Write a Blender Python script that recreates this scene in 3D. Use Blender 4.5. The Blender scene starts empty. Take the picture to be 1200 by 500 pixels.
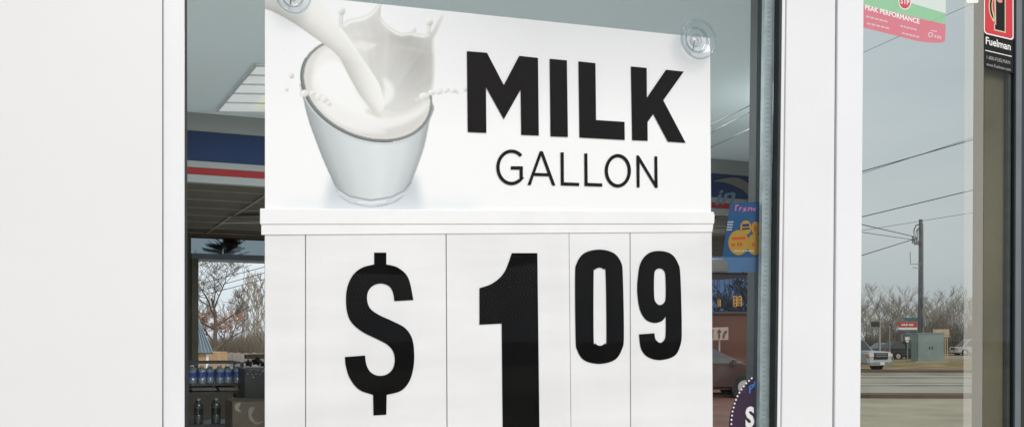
import bpy, bmesh, math, random
import numpy as np
from mathutils import Vector, Matrix
R = math.radians
sc = bpy.context.scene
C = bpy.data.collections.new("place"); sc.collection.children.link(C)

# ------------------------------------------------------------------ survey: photo -> place
F, CX, HY, EYE, TH, YC = 1100.0, 600.0, 398.0, 1.75, R(22.8), 1.66
ST, CT = math.sin(TH), math.cos(TH)
CAM = Vector((0, -YC, EYE))
def ray(px, py):
    u = (px - CX) / F; v = (HY - py) / F
    return Vector((ST + u * CT, CT - u * ST, v))
def at(px, py, Y):                       # on the vertical plane y = Y (parallel to the shop front)
    d = ray(px, py); return CAM + d * ((Y + YC) / d.y)
def atT(px, py, t): return CAM + ray(px, py) * t
def atZ(px, py, z):
    d = ray(px, py); return CAM + d * ((z - EYE) / d.z)
def gp(px, t): p = atT(px, HY, t); p.z = 0; return p       # a spot on the ground
RIGHT = Vector((CT, -ST, 0)); FWD = Vector((ST, CT, 0))
def lin(c):
    c = c / 255.0
    return c / 12.92 if c <= .04045 else ((c + .055) / 1.055) ** 2.4
def rgb(r, g, b, k=1.0): return (lin(r) * k, lin(g) * k, lin(b) * k)

# ------------------------------------------------------------------ materials
def mat(name, col, rough=.6, metal=0, var=.12, scale=6, bump=0, spec=.5, emit=0):
    m = bpy.data.materials.new(name); m.use_nodes = True
    nt = m.node_tree; b = nt.nodes['Principled BSDF']
    b.inputs['Roughness'].default_value = rough; b.inputs['Metallic'].default_value = metal
    b.inputs['Specular IOR Level'].default_value = spec
    tc = nt.nodes.new('ShaderNodeTexCoord'); n = nt.nodes.new('ShaderNodeTexNoise')
    n.inputs['Scale'].default_value = scale; n.inputs['Detail'].default_value = 6
    nt.links.new(tc.outputs['Object'], n.inputs['Vector'])
    r = nt.nodes.new('ShaderNodeValToRGB')
    r.color_ramp.elements[0].position = .3; r.color_ramp.elements[1].position = .7
    r.color_ramp.elements[0].color = tuple(c * (1 - var) for c in col) + (1,)
    r.color_ramp.elements[1].color = tuple(min(1, c * (1 + var)) for c in col) + (1,)
    nt.links.new(n.outputs['Fac'], r.inputs['Fac']); nt.links.new(r.outputs['Color'], b.inputs['Base Color'])
    if bump:
        bp = nt.nodes.new('ShaderNodeBump'); bp.inputs['Strength'].default_value = bump; bp.inputs['Distance'].default_value = .01
        n2 = nt.nodes.new('ShaderNodeTexNoise'); n2.inputs['Scale'].default_value = scale * 12
        nt.links.new(tc.outputs['Object'], n2.inputs['Vector'])
        nt.links.new(n2.outputs['Fac'], bp.inputs['Height']); nt.links.new(bp.outputs['Normal'], b.inputs['Normal'])
    if emit:
        nt.links.new(r.outputs['Color'], b.inputs['Emission Color']); b.inputs['Emission Strength'].default_value = emit
    return m
def film(name, tint, gloss=1.4, body=None, cover=0, rough=0.0, glossmul=1.0):
    """thin sheet: tinted transparency + Fresnel reflection + optional printed/diffuse body"""
    m = bpy.data.materials.new(name); m.use_nodes = True; nt = m.node_tree; nt.nodes.clear()
    out = nt.nodes.new('ShaderNodeOutputMaterial'); tr = nt.nodes.new('ShaderNodeBsdfTransparent')
    tr.inputs['Color'].default_value = tuple(tint) + (1,)
    last = tr.outputs[0]
    if body:
        d = nt.nodes.new('ShaderNodeBsdfDiffuse'); d.inputs['Color'].default_value = tuple(body) + (1,)
        mx = nt.nodes.new('ShaderNodeMixShader'); mx.inputs[0].default_value = cover
        nt.links.new(last, mx.inputs[1]); nt.links.new(d.outputs[0], mx.inputs[2]); last = mx.outputs[0]
    if gloss:
        fr = nt.nodes.new('ShaderNodeFresnel'); ge = nt.nodes.new('ShaderNodeNewGeometry'); mi = nt.nodes.new('ShaderNodeMix'); mi.data_type = 'FLOAT'
        mi.inputs[2].default_value = gloss; mi.inputs[3].default_value = 1 / gloss       # thin sheet: same Fresnel on either side
        nt.links.new(ge.outputs['Backfacing'], mi.inputs[0]); nt.links.new(mi.outputs[0], fr.inputs['IOR'])
        g = nt.nodes.new('ShaderNodeBsdfGlossy'); g.inputs['Roughness'].default_value = rough
        mu = nt.nodes.new('ShaderNodeMath'); mu.operation = 'MULTIPLY'; mu.inputs[1].default_value = glossmul
        nt.links.new(fr.outputs[0], mu.inputs[0])
        mx = nt.nodes.new('ShaderNodeMixShader'); nt.links.new(mu.outputs[0], mx.inputs[0])
        nt.links.new(last, mx.inputs[1]); nt.links.new(g.outputs[0], mx.inputs[2]); last = mx.outputs[0]
    nt.links.new(last, out.inputs['Surface'])
    return m
def vcol_mat(name):
    m = bpy.data.materials.new(name); m.use_nodes = True; nt = m.node_tree; b = nt.nodes['Principled BSDF']
    a = nt.nodes.new('ShaderNodeVertexColor'); a.layer_name = 'print'
    nt.links.new(a.outputs['Color'], b.inputs['Base Color'])
    b.inputs['Roughness'].default_value = .45; b.inputs['Specular IOR Level'].default_value = .25
    return m

M = {}
M['white_paint'] = mat('white_powder_coat', (.75, .742, .79), .38, 0, .02, 3, .02)
M['white_panel'] = mat('white_cladding', (.715, .70, .73), .45, 0, .03, 1.3, .03)
M['white_stile'] = mat('white_stile_paint', (.735, .727, .765), .38, 0, .025, 4, .03)
M['silver'] = mat('silver_lip', (.55, .56, .56), .35, .6, .1, 8)
M['gasket'] = mat('black_gasket', (.010, .012, .015), .5, 0, .3, 20)
M['spacer'] = mat('aluminium_spacer', (.33, .40, .41), .4, .3, .15, 40)
M['seam'] = mat('dark_joint', (.10, .11, .12), .7, 0, .2, 10)  # dark joint between frame members
M['glass'] = film('window_glass', (.952, .948, .968), 1.36, None, 0, 0.0, .5)
M['glass_tint'] = film('tinted_glass', (.575, .575, .555), 1.38, None, 0, 0.0, .8)
M['glass_clear'] = film('rear_glass', (.97, .98, .98), 1.2)
M['glass_grey'] = film('rear_tint', (.20, .245, .27), 1.2)
M['band'] = film('reflection_strip', (.90, .90, .90), 0, (.80, .77, .72), .26)
M['poster_print'] = vcol_mat('poster_print')
M['card_white'] = mat('price_card', (.835, .835, .835), .4, 0, .035, 2.2, .0)
def reflection_streaked(name, col):
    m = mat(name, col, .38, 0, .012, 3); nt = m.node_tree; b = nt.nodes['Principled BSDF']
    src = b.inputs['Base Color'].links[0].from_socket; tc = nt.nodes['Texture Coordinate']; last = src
    for sc_, lo, hi, a in (((1.2, 1, 7), .38, .62, .07), ((5, 1, .6), .45, .7, .03), ((4, 1, 70), .62, .80, .03)):  # broad noise bands paint faint reflections into the colour, the finest band adds scratches
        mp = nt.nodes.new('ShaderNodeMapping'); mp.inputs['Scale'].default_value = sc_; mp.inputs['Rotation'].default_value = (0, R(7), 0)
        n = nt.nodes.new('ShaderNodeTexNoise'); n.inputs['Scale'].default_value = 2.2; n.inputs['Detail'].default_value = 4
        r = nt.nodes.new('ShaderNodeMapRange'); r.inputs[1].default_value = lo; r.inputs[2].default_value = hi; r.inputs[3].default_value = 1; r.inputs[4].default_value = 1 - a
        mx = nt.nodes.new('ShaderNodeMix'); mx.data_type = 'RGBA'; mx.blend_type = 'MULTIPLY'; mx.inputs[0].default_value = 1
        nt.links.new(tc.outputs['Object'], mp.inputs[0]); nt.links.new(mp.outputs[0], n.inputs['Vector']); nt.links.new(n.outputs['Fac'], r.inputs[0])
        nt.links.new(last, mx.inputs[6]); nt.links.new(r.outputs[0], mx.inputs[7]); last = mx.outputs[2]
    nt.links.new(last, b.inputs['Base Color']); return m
M['card_white'] = reflection_streaked('price_card', (.84, .835, .835))
M['rail_white'] = mat('sign_rail', (.88, .875, .875), .3, 0, .03, 9, .02)
M['backing'] = mat('sign_backing', (.52, .52, .52), .6, 0, .05, 9)
M['ink'] = mat('black_ink', (.004, .004, .0045), .6, 0, .3, 14, 0, .02)
M['ink_soft'] = mat('headline_ink', (.007, .0055, .006), .6, 0, .15, 14, 0, .03)
M['cup'] = film('clear_vinyl', (.92, .94, .945), 1.5, (.45, .55, .62), .04, .05, 2.0)
M['cup_edge'] = film('clear_vinyl_edge', (.74, .81, .85), 1.5, (.20, .29, .36), .36, .08, 1.6)
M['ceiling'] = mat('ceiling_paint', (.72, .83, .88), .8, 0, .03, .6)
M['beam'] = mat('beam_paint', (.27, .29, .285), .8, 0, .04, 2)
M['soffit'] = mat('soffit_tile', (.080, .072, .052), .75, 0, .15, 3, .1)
M['tbar'] = mat('soffit_grid', (.20, .19, .155), .6, 0, .15, 3)
M['blue'] = mat('fascia_blue', (.010, .030, .095), .45, 0, .1, 2, 0, .05)
M['fascia_white'] = mat('fascia_white', (.24, .26, .26), .5, 0, .06, 2)
M['red'] = mat('fascia_red', (.26, .022, .025), .5, 0, .1, 2, 0, .05)
M['wall_in'] = mat('interior_wall', (.075, .07, .05), .8, 0, .2, 2, .1)
M['wall_grey'] = mat('facade_grey', (.35, .35, .33), .8, 0, .15, 2, .2)
M['floor'] = mat('shop_floor', (.60, .59, .56), .5, 0, .12, 3)
M['steel_dark'] = mat('rack_steel', (.03, .032, .038), .45, .3, .3, 8)
M['troffer'] = mat('lamp_diffuser', (.72, .77, .77), .5, 0, .06, 5, 0, .3, .40)
M['troffer_warm'] = mat('lamp_diffuser_warm', (.80, .80, .62), .5, 0, .06, 5, 0, .3, .42)
M['lamp_frame'] = mat('lamp_frame', (.55, .58, .58), .5, 0, .05, 5)
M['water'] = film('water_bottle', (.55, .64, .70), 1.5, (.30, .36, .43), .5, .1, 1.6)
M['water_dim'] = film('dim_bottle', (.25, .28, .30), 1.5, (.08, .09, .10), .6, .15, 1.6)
M['label_blue'] = mat('bottle_label', (.02, .06, .30), .4, 0, .3, 40)
M['cap'] = mat('bottle_cap', (.75, .78, .8), .4, 0, .05, 20)
M['black'] = mat('black_plastic', (.012, .012, .014), .4, 0, .4, 10)
M['cardboard'] = mat('cardboard', (.055, .043, .03), .8, 0, .25, 6, .1)
M['white_item'] = mat('white_carton', (.62, .62, .58), .6, 0, .08, 8)
M['maroon'] = mat('maroon_panel', (.075, .021, .008), .6, 0, .3, 1.2, .05)
M['maroon_lo'] = mat('maroon_kick', (.12, .045, .022), .8, 0, .35, 1.2, .05)
# outdoors
M['asphalt'] = mat('road_asphalt', (.30, .27, .21), .9, 0, .30, .5, .2)
M['concrete'] = mat('lot_concrete', (.43, .38, .275), .9, 0, .22, .5, .2)
M['lane'] = mat('road_light_concrete', (.42, .385, .31), .9, 0, .15, .3, .2)
M['kerb'] = mat('kerb_stone', (.13, .085, .06), .9, 0, .25, .8, .2)
M['verge'] = mat('winter_grass', (.29, .205, .085), .95, 0, .55, .6, .4)
M['ground'] = mat('ground_earth', (.16, .14, .10), .95, 0, .3, .1, .2)
M['paint_line'] = mat('road_paint', (.55, .53, .46), .8, 0, .2, 2)
M['bark'] = mat('bark', (.20, .175, .15), .9, 0, .3, 2, .3)
M['bark_red'] = mat('bark_reddish', (.10, .078, .065), .9, 0, .3, 2, .3)
M['twig'] = mat('twig', (.35, .305, .25), .9, 0, .3, 1)
M['leaf_red'] = mat('withered_leaf', (.46, .20, .11), .8, 0, .4, 1.5)
M['ever'] = mat('evergreen_needles', (.05, .07, .055), .8, 0, .4, 3)
M['brush'] = mat('winter_brush', (.15, .125, .09), .95, 0, .4, .4)
M['dark_bark'] = mat('dark_bark', (.012, .018, .03), .9, 0, .3, 2)
M['wood_pole'] = mat('weathered_pole', (.155, .17, .175), .9, 0, .25, 3, .3)
M['wire'] = mat('black_cable', (.02, .02, .022), .5, 0, .2, 3)
M['cabinet'] = mat('cabinet_green_grey', (.24, .31, .31), .6, 0, .12, 1.2)
M['galv'] = mat('galvanised_steel', (.30, .31, .31), .5, .3, .12, 4)
M['tan_wood'] = mat('tan_board', (.55, .43, .28), .8, 0, .15, 3)
M['fence'] = mat('weathered_fence', (.25, .22, .19), .9, 0, .3, 2, .2)
M['roof_metal'] = mat('ribbed_roof', (.13, .17, .20), .5, .4, .2, 2)
M['shed_wall'] = mat('shed_wall', (.50, .30, .15), .8, 0, .15, 2)
M['sign_red'] = mat('sign_red', (.55, .03, .03), .5, 0, .08, 3)
M['sign_teal'] = mat('sign_teal', (.02, .13, .15), .5, 0, .1, 3)
M['white'] = mat('plain_white', (.78, .78, .77), .5, 0, .04, 5)
M['car_white'] = mat('car_white', (.46, .48, .49), .25, 0, .04, 2)
M['car_dark'] = mat('car_dark', (.035, .045, .05), .22, .2, .15, 2)
M['car_blue'] = mat('car_slate', (.09, .12, .13), .22, .3, .15, 2)
M['car_silver'] = mat('car_silver', (.50, .50, .48), .3, .3, .1, 2)
M['car_glass'] = mat('car_glass', (.02, .026, .03), .08, 0, .2, 3, 0, .7)
M['tyre'] = mat('tyre_rubber', (.015, .015, .015), .9, 0, .3, 10)
M['rim'] = mat('alloy', (.45, .45, .45), .3, .7, .1, 10)
M['chrome'] = mat('chrome', (.6, .6, .6), .15, .9, .1, 6)
M['lamp_clear'] = mat('headlamp', (.7, .7, .68), .15, 0, .1, 10)
M['amber'] = mat('amber_lens', (.75, .26, .04), .3, 0, .1, 10)
M['tail'] = mat('tail_lens', (.35, .02, .02), .3, 0, .1, 10)
M['signal_yellow'] = mat('signal_yellow', (.50, .27, .03), .5, 0, .15, 4)
M['lens_dark'] = mat('signal_lens', (.10, .03, .02), .3, 0, .2, 8)
M['blue_wall'] = mat('blue_steel_wall', (.045, .11, .25), .6, 0, .25, .25, .1)
M['lane_sign'] = mat('lane_sign_face', (.34, .25, .20), .6, 0, .1, 5)
M['lane_ink'] = mat('lane_sign_arrow', (.06, .03, .02), .6, 0, .1, 5)
# printed films on the glass
M['pk'] = film('pink_print', (.75, .52, .55), 0, (.72, .20, .26), .74)
M['gr'] = film('green_print', (.7, .8, .72), 0, (.30, .62, .33), .62)
M['wh'] = film('white_print', (.9, .9, .9), 0, (.72, .76, .74), .72)
M['whs'] = film('white_print_solid', (.9, .9, .9), 0, (.88, .86, .85), .9)
M['whd'] = film('white_print_faint', (.9, .9, .9), 0, (.85, .70, .72), .6)
M['dec_red'] = film('decal_red', (.8, .3, .3), 0, (.66, .07, .09), .88)
M['dec_black'] = film('decal_black', (.3, .3, .3), 0, (.03, .031, .032), .85)
M['dec_tan'] = film('decal_tan', (.8, .7, .6), 0, (.62, .55, .40), .9)
M['promo_blue'] = film('promo_blue', (.35, .5, .75), 0, (.024, .082, .19), .80)
M['promo_pale'] = film('promo_pale_blue', (.5, .6, .8), 0, (.075, .15, .27), .75)
M['promo_yellow'] = film('promo_yellow', (.8, .7, .3), 0, (.34, .21, .04), .92)
M['promo_pink'] = film('promo_pink', (.8, .5, .6), 0, (.50, .18, .36), .8)
M['promo_dark'] = film('promo_dark', (.3, .3, .4), 0, (.02, .03, .10), .92)
M['promo_red'] = film('promo_red', (.8, .3, .3), 0, (.42, .07, .03), .92)
M['purple'] = film('decal_purple', (.34, .26, .34), 0, (.055, .035, .065), .82)
M['lblue'] = film('decal_blue', (.5, .6, .9), 0, (.06, .22, .60), .95)
M['promo_white'] = film('promo_white', (.8, .8, .8), 0, (.45, .48, .50), .85)

# ------------------------------------------------------------------ object helpers
WLOC = {}
def thing(name, label, cat, loc=(0, 0, 0), group=None, rotz=0):
    o = bpy.data.objects.new(name, None); C.objects.link(o); o.location = loc; o.rotation_euler = (0, 0, rotz)
    o.empty_display_size = .05
    o['label'] = label; o['category'] = cat
    if group: o['group'] = group
    WLOC[o.name] = Vector(loc)
    return o
def tag(o, label, cat, group=None):
    o['label'] = label; o['category'] = cat
    if group: o['group'] = group
    return o
def finish(name, me, m, parent, world=True, origin=None):
    o = bpy.data.objects.new(name, me); C.objects.link(o)
    ms = m if isinstance(m, (list, tuple)) else [m]
    for k in ms: me.materials.append(k)
    if parent is not None:
        o.parent = parent
        if world:
            me.transform(Matrix.Translation(-WLOC[parent.name])); WLOC[o.name] = WLOC[parent.name].copy()
        else: WLOC[o.name] = WLOC.get(parent.name, Vector((0, 0, 0)))
    else:
        if origin is None and len(me.vertices):
            n = len(me.vertices); a = np.empty(n * 3); me.vertices.foreach_get('co', a); a = a.reshape(-1, 3)
            origin = Vector(((a[:, 0].min() + a[:, 0].max()) / 2, (a[:, 1].min() + a[:, 1].max()) / 2, a[:, 2].min()))
        me.transform(Matrix.Translation(-Vector(origin))); o.location = origin; WLOC[o.name] = Vector(origin)
    return o
def obj(name, bm, m, parent=None, world=True, smooth=False):
    me = bpy.data.meshes.new(name); bm.normal_update(); bm.to_mesh(me); bm.free()
    if smooth:
        for p in me.polygons: p.use_smooth = True
    return finish(name, me, m, parent, world)
def obj_split(name, bm, m, parent=None):
    bm.verts.index_update(); seen = set(); groups = []
    for f in list(bm.faces):
        if f in seen: continue
        st, g = [f], []; seen.add(f)
        while st:
            q = st.pop(); g.append(q)
            for e in q.edges:
                for k in e.link_faces:
                    if k not in seen: seen.add(k); st.append(k)
        groups.append(g)
    for g in groups:
        b2 = nb(); mp = {}
        for f in g:
            vs = []
            for v in f.verts:
                if v not in mp: mp[v] = b2.verts.new(v.co)
                vs.append(mp[v])
            b2.faces.new(vs)
        obj(name, b2, m, parent)
    bm.free()
def struct(name, bm, m):
    o = obj(name, bm, m); o['kind'] = 'structure'; return o
def nb(): return bmesh.new()
def poly(bm, pts):
    vs = [bm.verts.new(p) for p in pts]; return bm.faces.new(vs)
def box(bm, c, s, rz=0):
    mtx = Matrix.Translation(c) @ Matrix.Rotation(rz, 4, 'Z') @ Matrix.Diagonal((s[0], s[1], s[2], 1))
    return bmesh.ops.create_cube(bm, size=1, matrix=mtx)
def prism(bm, a, b, bev=0):
    """solid between two matching point loops"""
    n = len(a); va = [bm.verts.new(p) for p in a]; vb = [bm.verts.new(p) for p in b]
    fs = [bm.faces.new(va), bm.faces.new(vb[::-1])]
    for i in range(n):
        j = (i + 1) % n; fs.append(bm.faces.new((va[j], va[i], vb[i], vb[j])))
    bmesh.ops.recalc_face_normals(bm, faces=fs)
    if bev:
        es = list({e for f in fs for e in f.edges})
        bmesh.ops.bevel(bm, geom=es, offset=bev, segments=2, affect='EDGES', profile=.5)
def tube(bm, pts, r, n=5, cap=True):
    pts = [Vector(p) for p in pts]; rings = []
    rr = r if isinstance(r, (list, tuple)) else [r] * len(pts)
    for i, p in enumerate(pts):
        d = (pts[min(i + 1, len(pts) - 1)] - pts[max(i - 1, 0)]).normalized()
        a = d.cross(Vector((0, 0, 1)));
        if a.length < 1e-3: a = d.cross(Vector((1, 0, 0)))
        a.normalize(); b = d.cross(a)
        rings.append([bm.verts.new(p + (a * math.cos(k * 2 * math.pi / n) + b * math.sin(k * 2 * math.pi / n)) * rr[i]) for k in range(n)])
    for i in range(len(rings) - 1):
        for k in range(n):
            bm.faces.new((rings[i][k], rings[i][(k + 1) % n], rings[i + 1][(k + 1) % n], rings[i + 1][k]))
    if cap and n > 2:
        bm.faces.new(rings[0][::-1]); bm.faces.new(rings[-1])
def disc_solid(bm, c, r, h, axis='Y', n=20, r2=None):
    """short cylinder along local axis"""
    rot = {'X': Matrix.Rotation(R(90), 4, 'Y'), 'Y': Matrix.Rotation(R(90), 4, 'X'), 'Z': Matrix.Identity(4)}[axis]
    bmesh.ops.create_cone(bm, cap_ends=True, segments=n, radius1=r, radius2=r if r2 is None else r2, depth=h, matrix=Matrix.Translation(c) @ rot)
def slab(bm, quad, Y0, Y1, bev=0):
    """photo-survey quad (list of px,py) on plane Y0, extruded straight back to Y1"""
    a = [at(x, y, Y0) for x, y in quad]; b = [Vector((p.x, Y1, p.z)) for p in a]
    prism(bm, a, b, bev)
def sheet(bm, quad, Y): poly(bm, [at(x, y, Y) for x, y in quad])

def catmull(pts, step=6):
    """closed outline; points with a third entry are corners"""
    n = len(pts); out = []
    for i in range(n):
        p1 = pts[i]; p2 = pts[(i + 1) % n]; p0 = pts[i - 1]; p3 = pts[(i + 2) % n]
        if len(p1) > 2: p0 = p1
        if len(p2) > 2: p3 = p2
        if len(p1) > 2 and len(p2) > 2: out.append((p1[0], p1[1])); continue
        for k in range(step):
            t = k / step
            out.append(tuple(.5 * (2 * p1[a] + (p2[a] - p0[a]) * t + (2 * p0[a] - 5 * p1[a] + 4 * p2[a] - p3[a]) * t * t + (3 * p1[a] - p0[a] - 3 * p2[a] + p3[a]) * t ** 3) for a in (0, 1)))
    return out
def filled(loops):
    """flat mesh (x,y) from outlines with holes"""
    cu = bpy.data.curves.new('outline', 'CURVE'); cu.dimensions = '2D'; cu.fill_mode = 'BOTH'
    for lp in loops:
        s = cu.splines.new('POLY'); s.points.add(len(lp) - 1); s.use_cyclic_u = True
        for q, p in zip(s.points, lp): q.co = (p[0], p[1], 0, 1)
    return curve_mesh(cu)
def curve_mesh(cu):
    o = bpy.data.objects.new('tmp', cu); sc.collection.objects.link(o)
    bpy.context.view_layer.update()
    dg = bpy.context.evaluated_depsgraph_get()
    me = bpy.data.meshes.new_from_object(o.evaluated_get(dg))
    vs = [(v.co.x, v.co.y) for v in me.vertices]; fs = [tuple(p.vertices) for p in me.polygons]
    bpy.data.objects.remove(o); bpy.data.curves.remove(cu); bpy.data.meshes.remove(me)
    return vs, fs
def glyphs(bm, loops_list, Y, fn=None):
    for loops in loops_list:
        vs, fs = filled(loops)
        bv = [bm.verts.new(at(x, y, Y) if fn is None else fn(x, y)) for x, y in vs]
        for f in fs:
            try: bm.faces.new([bv[i] for i in f])
            except ValueError: pass
def lettering(bm, body, p0, p1, h, Y, bold=0, fn=None, shear=0):
    """text whose baseline runs p0->p1 (survey px), cap height h px"""
    cu = bpy.data.curves.new('t', 'FONT'); cu.body = body; cu.size = 1; cu.offset = bold; cu.shear = shear
    cu.dimensions = '2D'; cu.fill_mode = 'BOTH'; cu.resolution_u = 3
    vs, fs = curve_mesh(cu)
    if not vs: return
    x0 = min(v[0] for v in vs); x1 = max(v[0] for v in vs); ch = .70
    def mp(x, y):
        s = (x - x0) / (x1 - x0)
        return (p0[0] + (p1[0] - p0[0]) * s, p0[1] + (p1[1] - p0[1]) * s - y / ch * h)
    bv = [bm.verts.new((at(*mp(x, y), Y)) if fn is None else fn(*mp(x, y))) for x, y in vs]
    for f in fs:
        try: bm.faces.new([bv[i] for i in f])
        except ValueError: pass
def ell(cx, cy, rx, ry, n=28, a0=0): return [(cx + rx * math.cos(a0 + i * 2 * math.pi / n), cy + ry * math.sin(a0 + i * 2 * math.pi / n)) for i in range(n)]

# ------------------------------------------------------------------ camera, world, sun
cam = bpy.data.cameras.new('camera'); co = bpy.data.objects.new('camera', cam); C.objects.link(co)
co.location = CAM; co.rotation_euler = (R(90), 0, -TH)
cam.sensor_width = 36; cam.lens = F / 1200 * 36; cam.shift_y = (HY - 250) / 1200
cam.clip_start = .05; cam.clip_end = 2000; sc.camera = co
SUN_EL, SUN_AZ = R(38), R(172)      # azimuth clockwise from +y: from behind the camera, a little right
w = bpy.data.worlds.new('World'); sc.world = w; w.use_nodes = True; nt = w.node_tree
bg = nt.nodes['Background']; out = nt.nodes['World Output']
sky = nt.nodes.new('ShaderNodeTexSky'); sky.sky_type = 'NISHITA'; sky.sun_disc = False
sky.sun_elevation = SUN_EL; sky.sun_rotation = SUN_AZ; sky.air_density = 1.5; sky.dust_density = 5
nt.links.new(sky.outputs[0], bg.inputs[0]); bg.inputs[1].default_value = .03
bg2 = nt.nodes.new('ShaderNodeBackground'); tc = nt.nodes.new('ShaderNodeTexCoord'); mp = nt.nodes.new('ShaderNodeMapping')
mp.inputs['Scale'].default_value = (1, 1, 3); nz = nt.nodes.new('ShaderNodeTexNoise'); nz.inputs['Scale'].default_value = 1.6; nz.inputs['Detail'].default_value = 5
rp = nt.nodes.new('ShaderNodeValToRGB'); rp.color_ramp.elements[0].position = .3; rp.color_ramp.elements[1].position = .75
rp.color_ramp.elements[0].color = (.47, .56, .61, 1); rp.color_ramp.elements[1].color = (.73, .79, .825, 1)
nt.links.new(tc.outputs['Generated'], mp.inputs[0]); nt.links.new(mp.outputs[0], nz.inputs['Vector']); nt.links.new(nz.outputs['Fac'], rp.inputs[0])
nt.links.new(rp.outputs[0], bg2.inputs[0]); bg2.inputs[1].default_value = 1.22
ad = nt.nodes.new('ShaderNodeAddShader'); nt.links.new(bg.outputs[0], ad.inputs[0]); nt.links.new(bg2.outputs[0], ad.inputs[1]); nt.links.new(ad.outputs[0], out.inputs[0])
sl = bpy.data.lights.new('sun', 'SUN'); sl.energy = 1.5; sl.angle = R(28); sl.color = (1, .995, .99)
so = bpy.data.objects.new('sun', sl); C.objects.link(so)
sd = Vector((math.sin(SUN_AZ) * math.cos(SUN_EL), math.cos(SUN_AZ) * math.cos(SUN_EL), math.sin(SUN_EL)))
so.rotation_euler = sd.to_track_quat('Z', 'Y').to_euler(); so.location = (0, -6, 8)
vs_ = sc.view_settings; vs_.view_transform = 'Standard'; vs_.look = 'None'; vs_.exposure = 0; vs_.gamma = 1

# ------------------------------------------------------------------ the price sign
TOP, BOT = -9, 560
sgn = thing('price_sign', 'white hanging price sign reading MILK GALLON $1.09 with black digits', 'price sign', at(570, BOT, .03))
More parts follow.
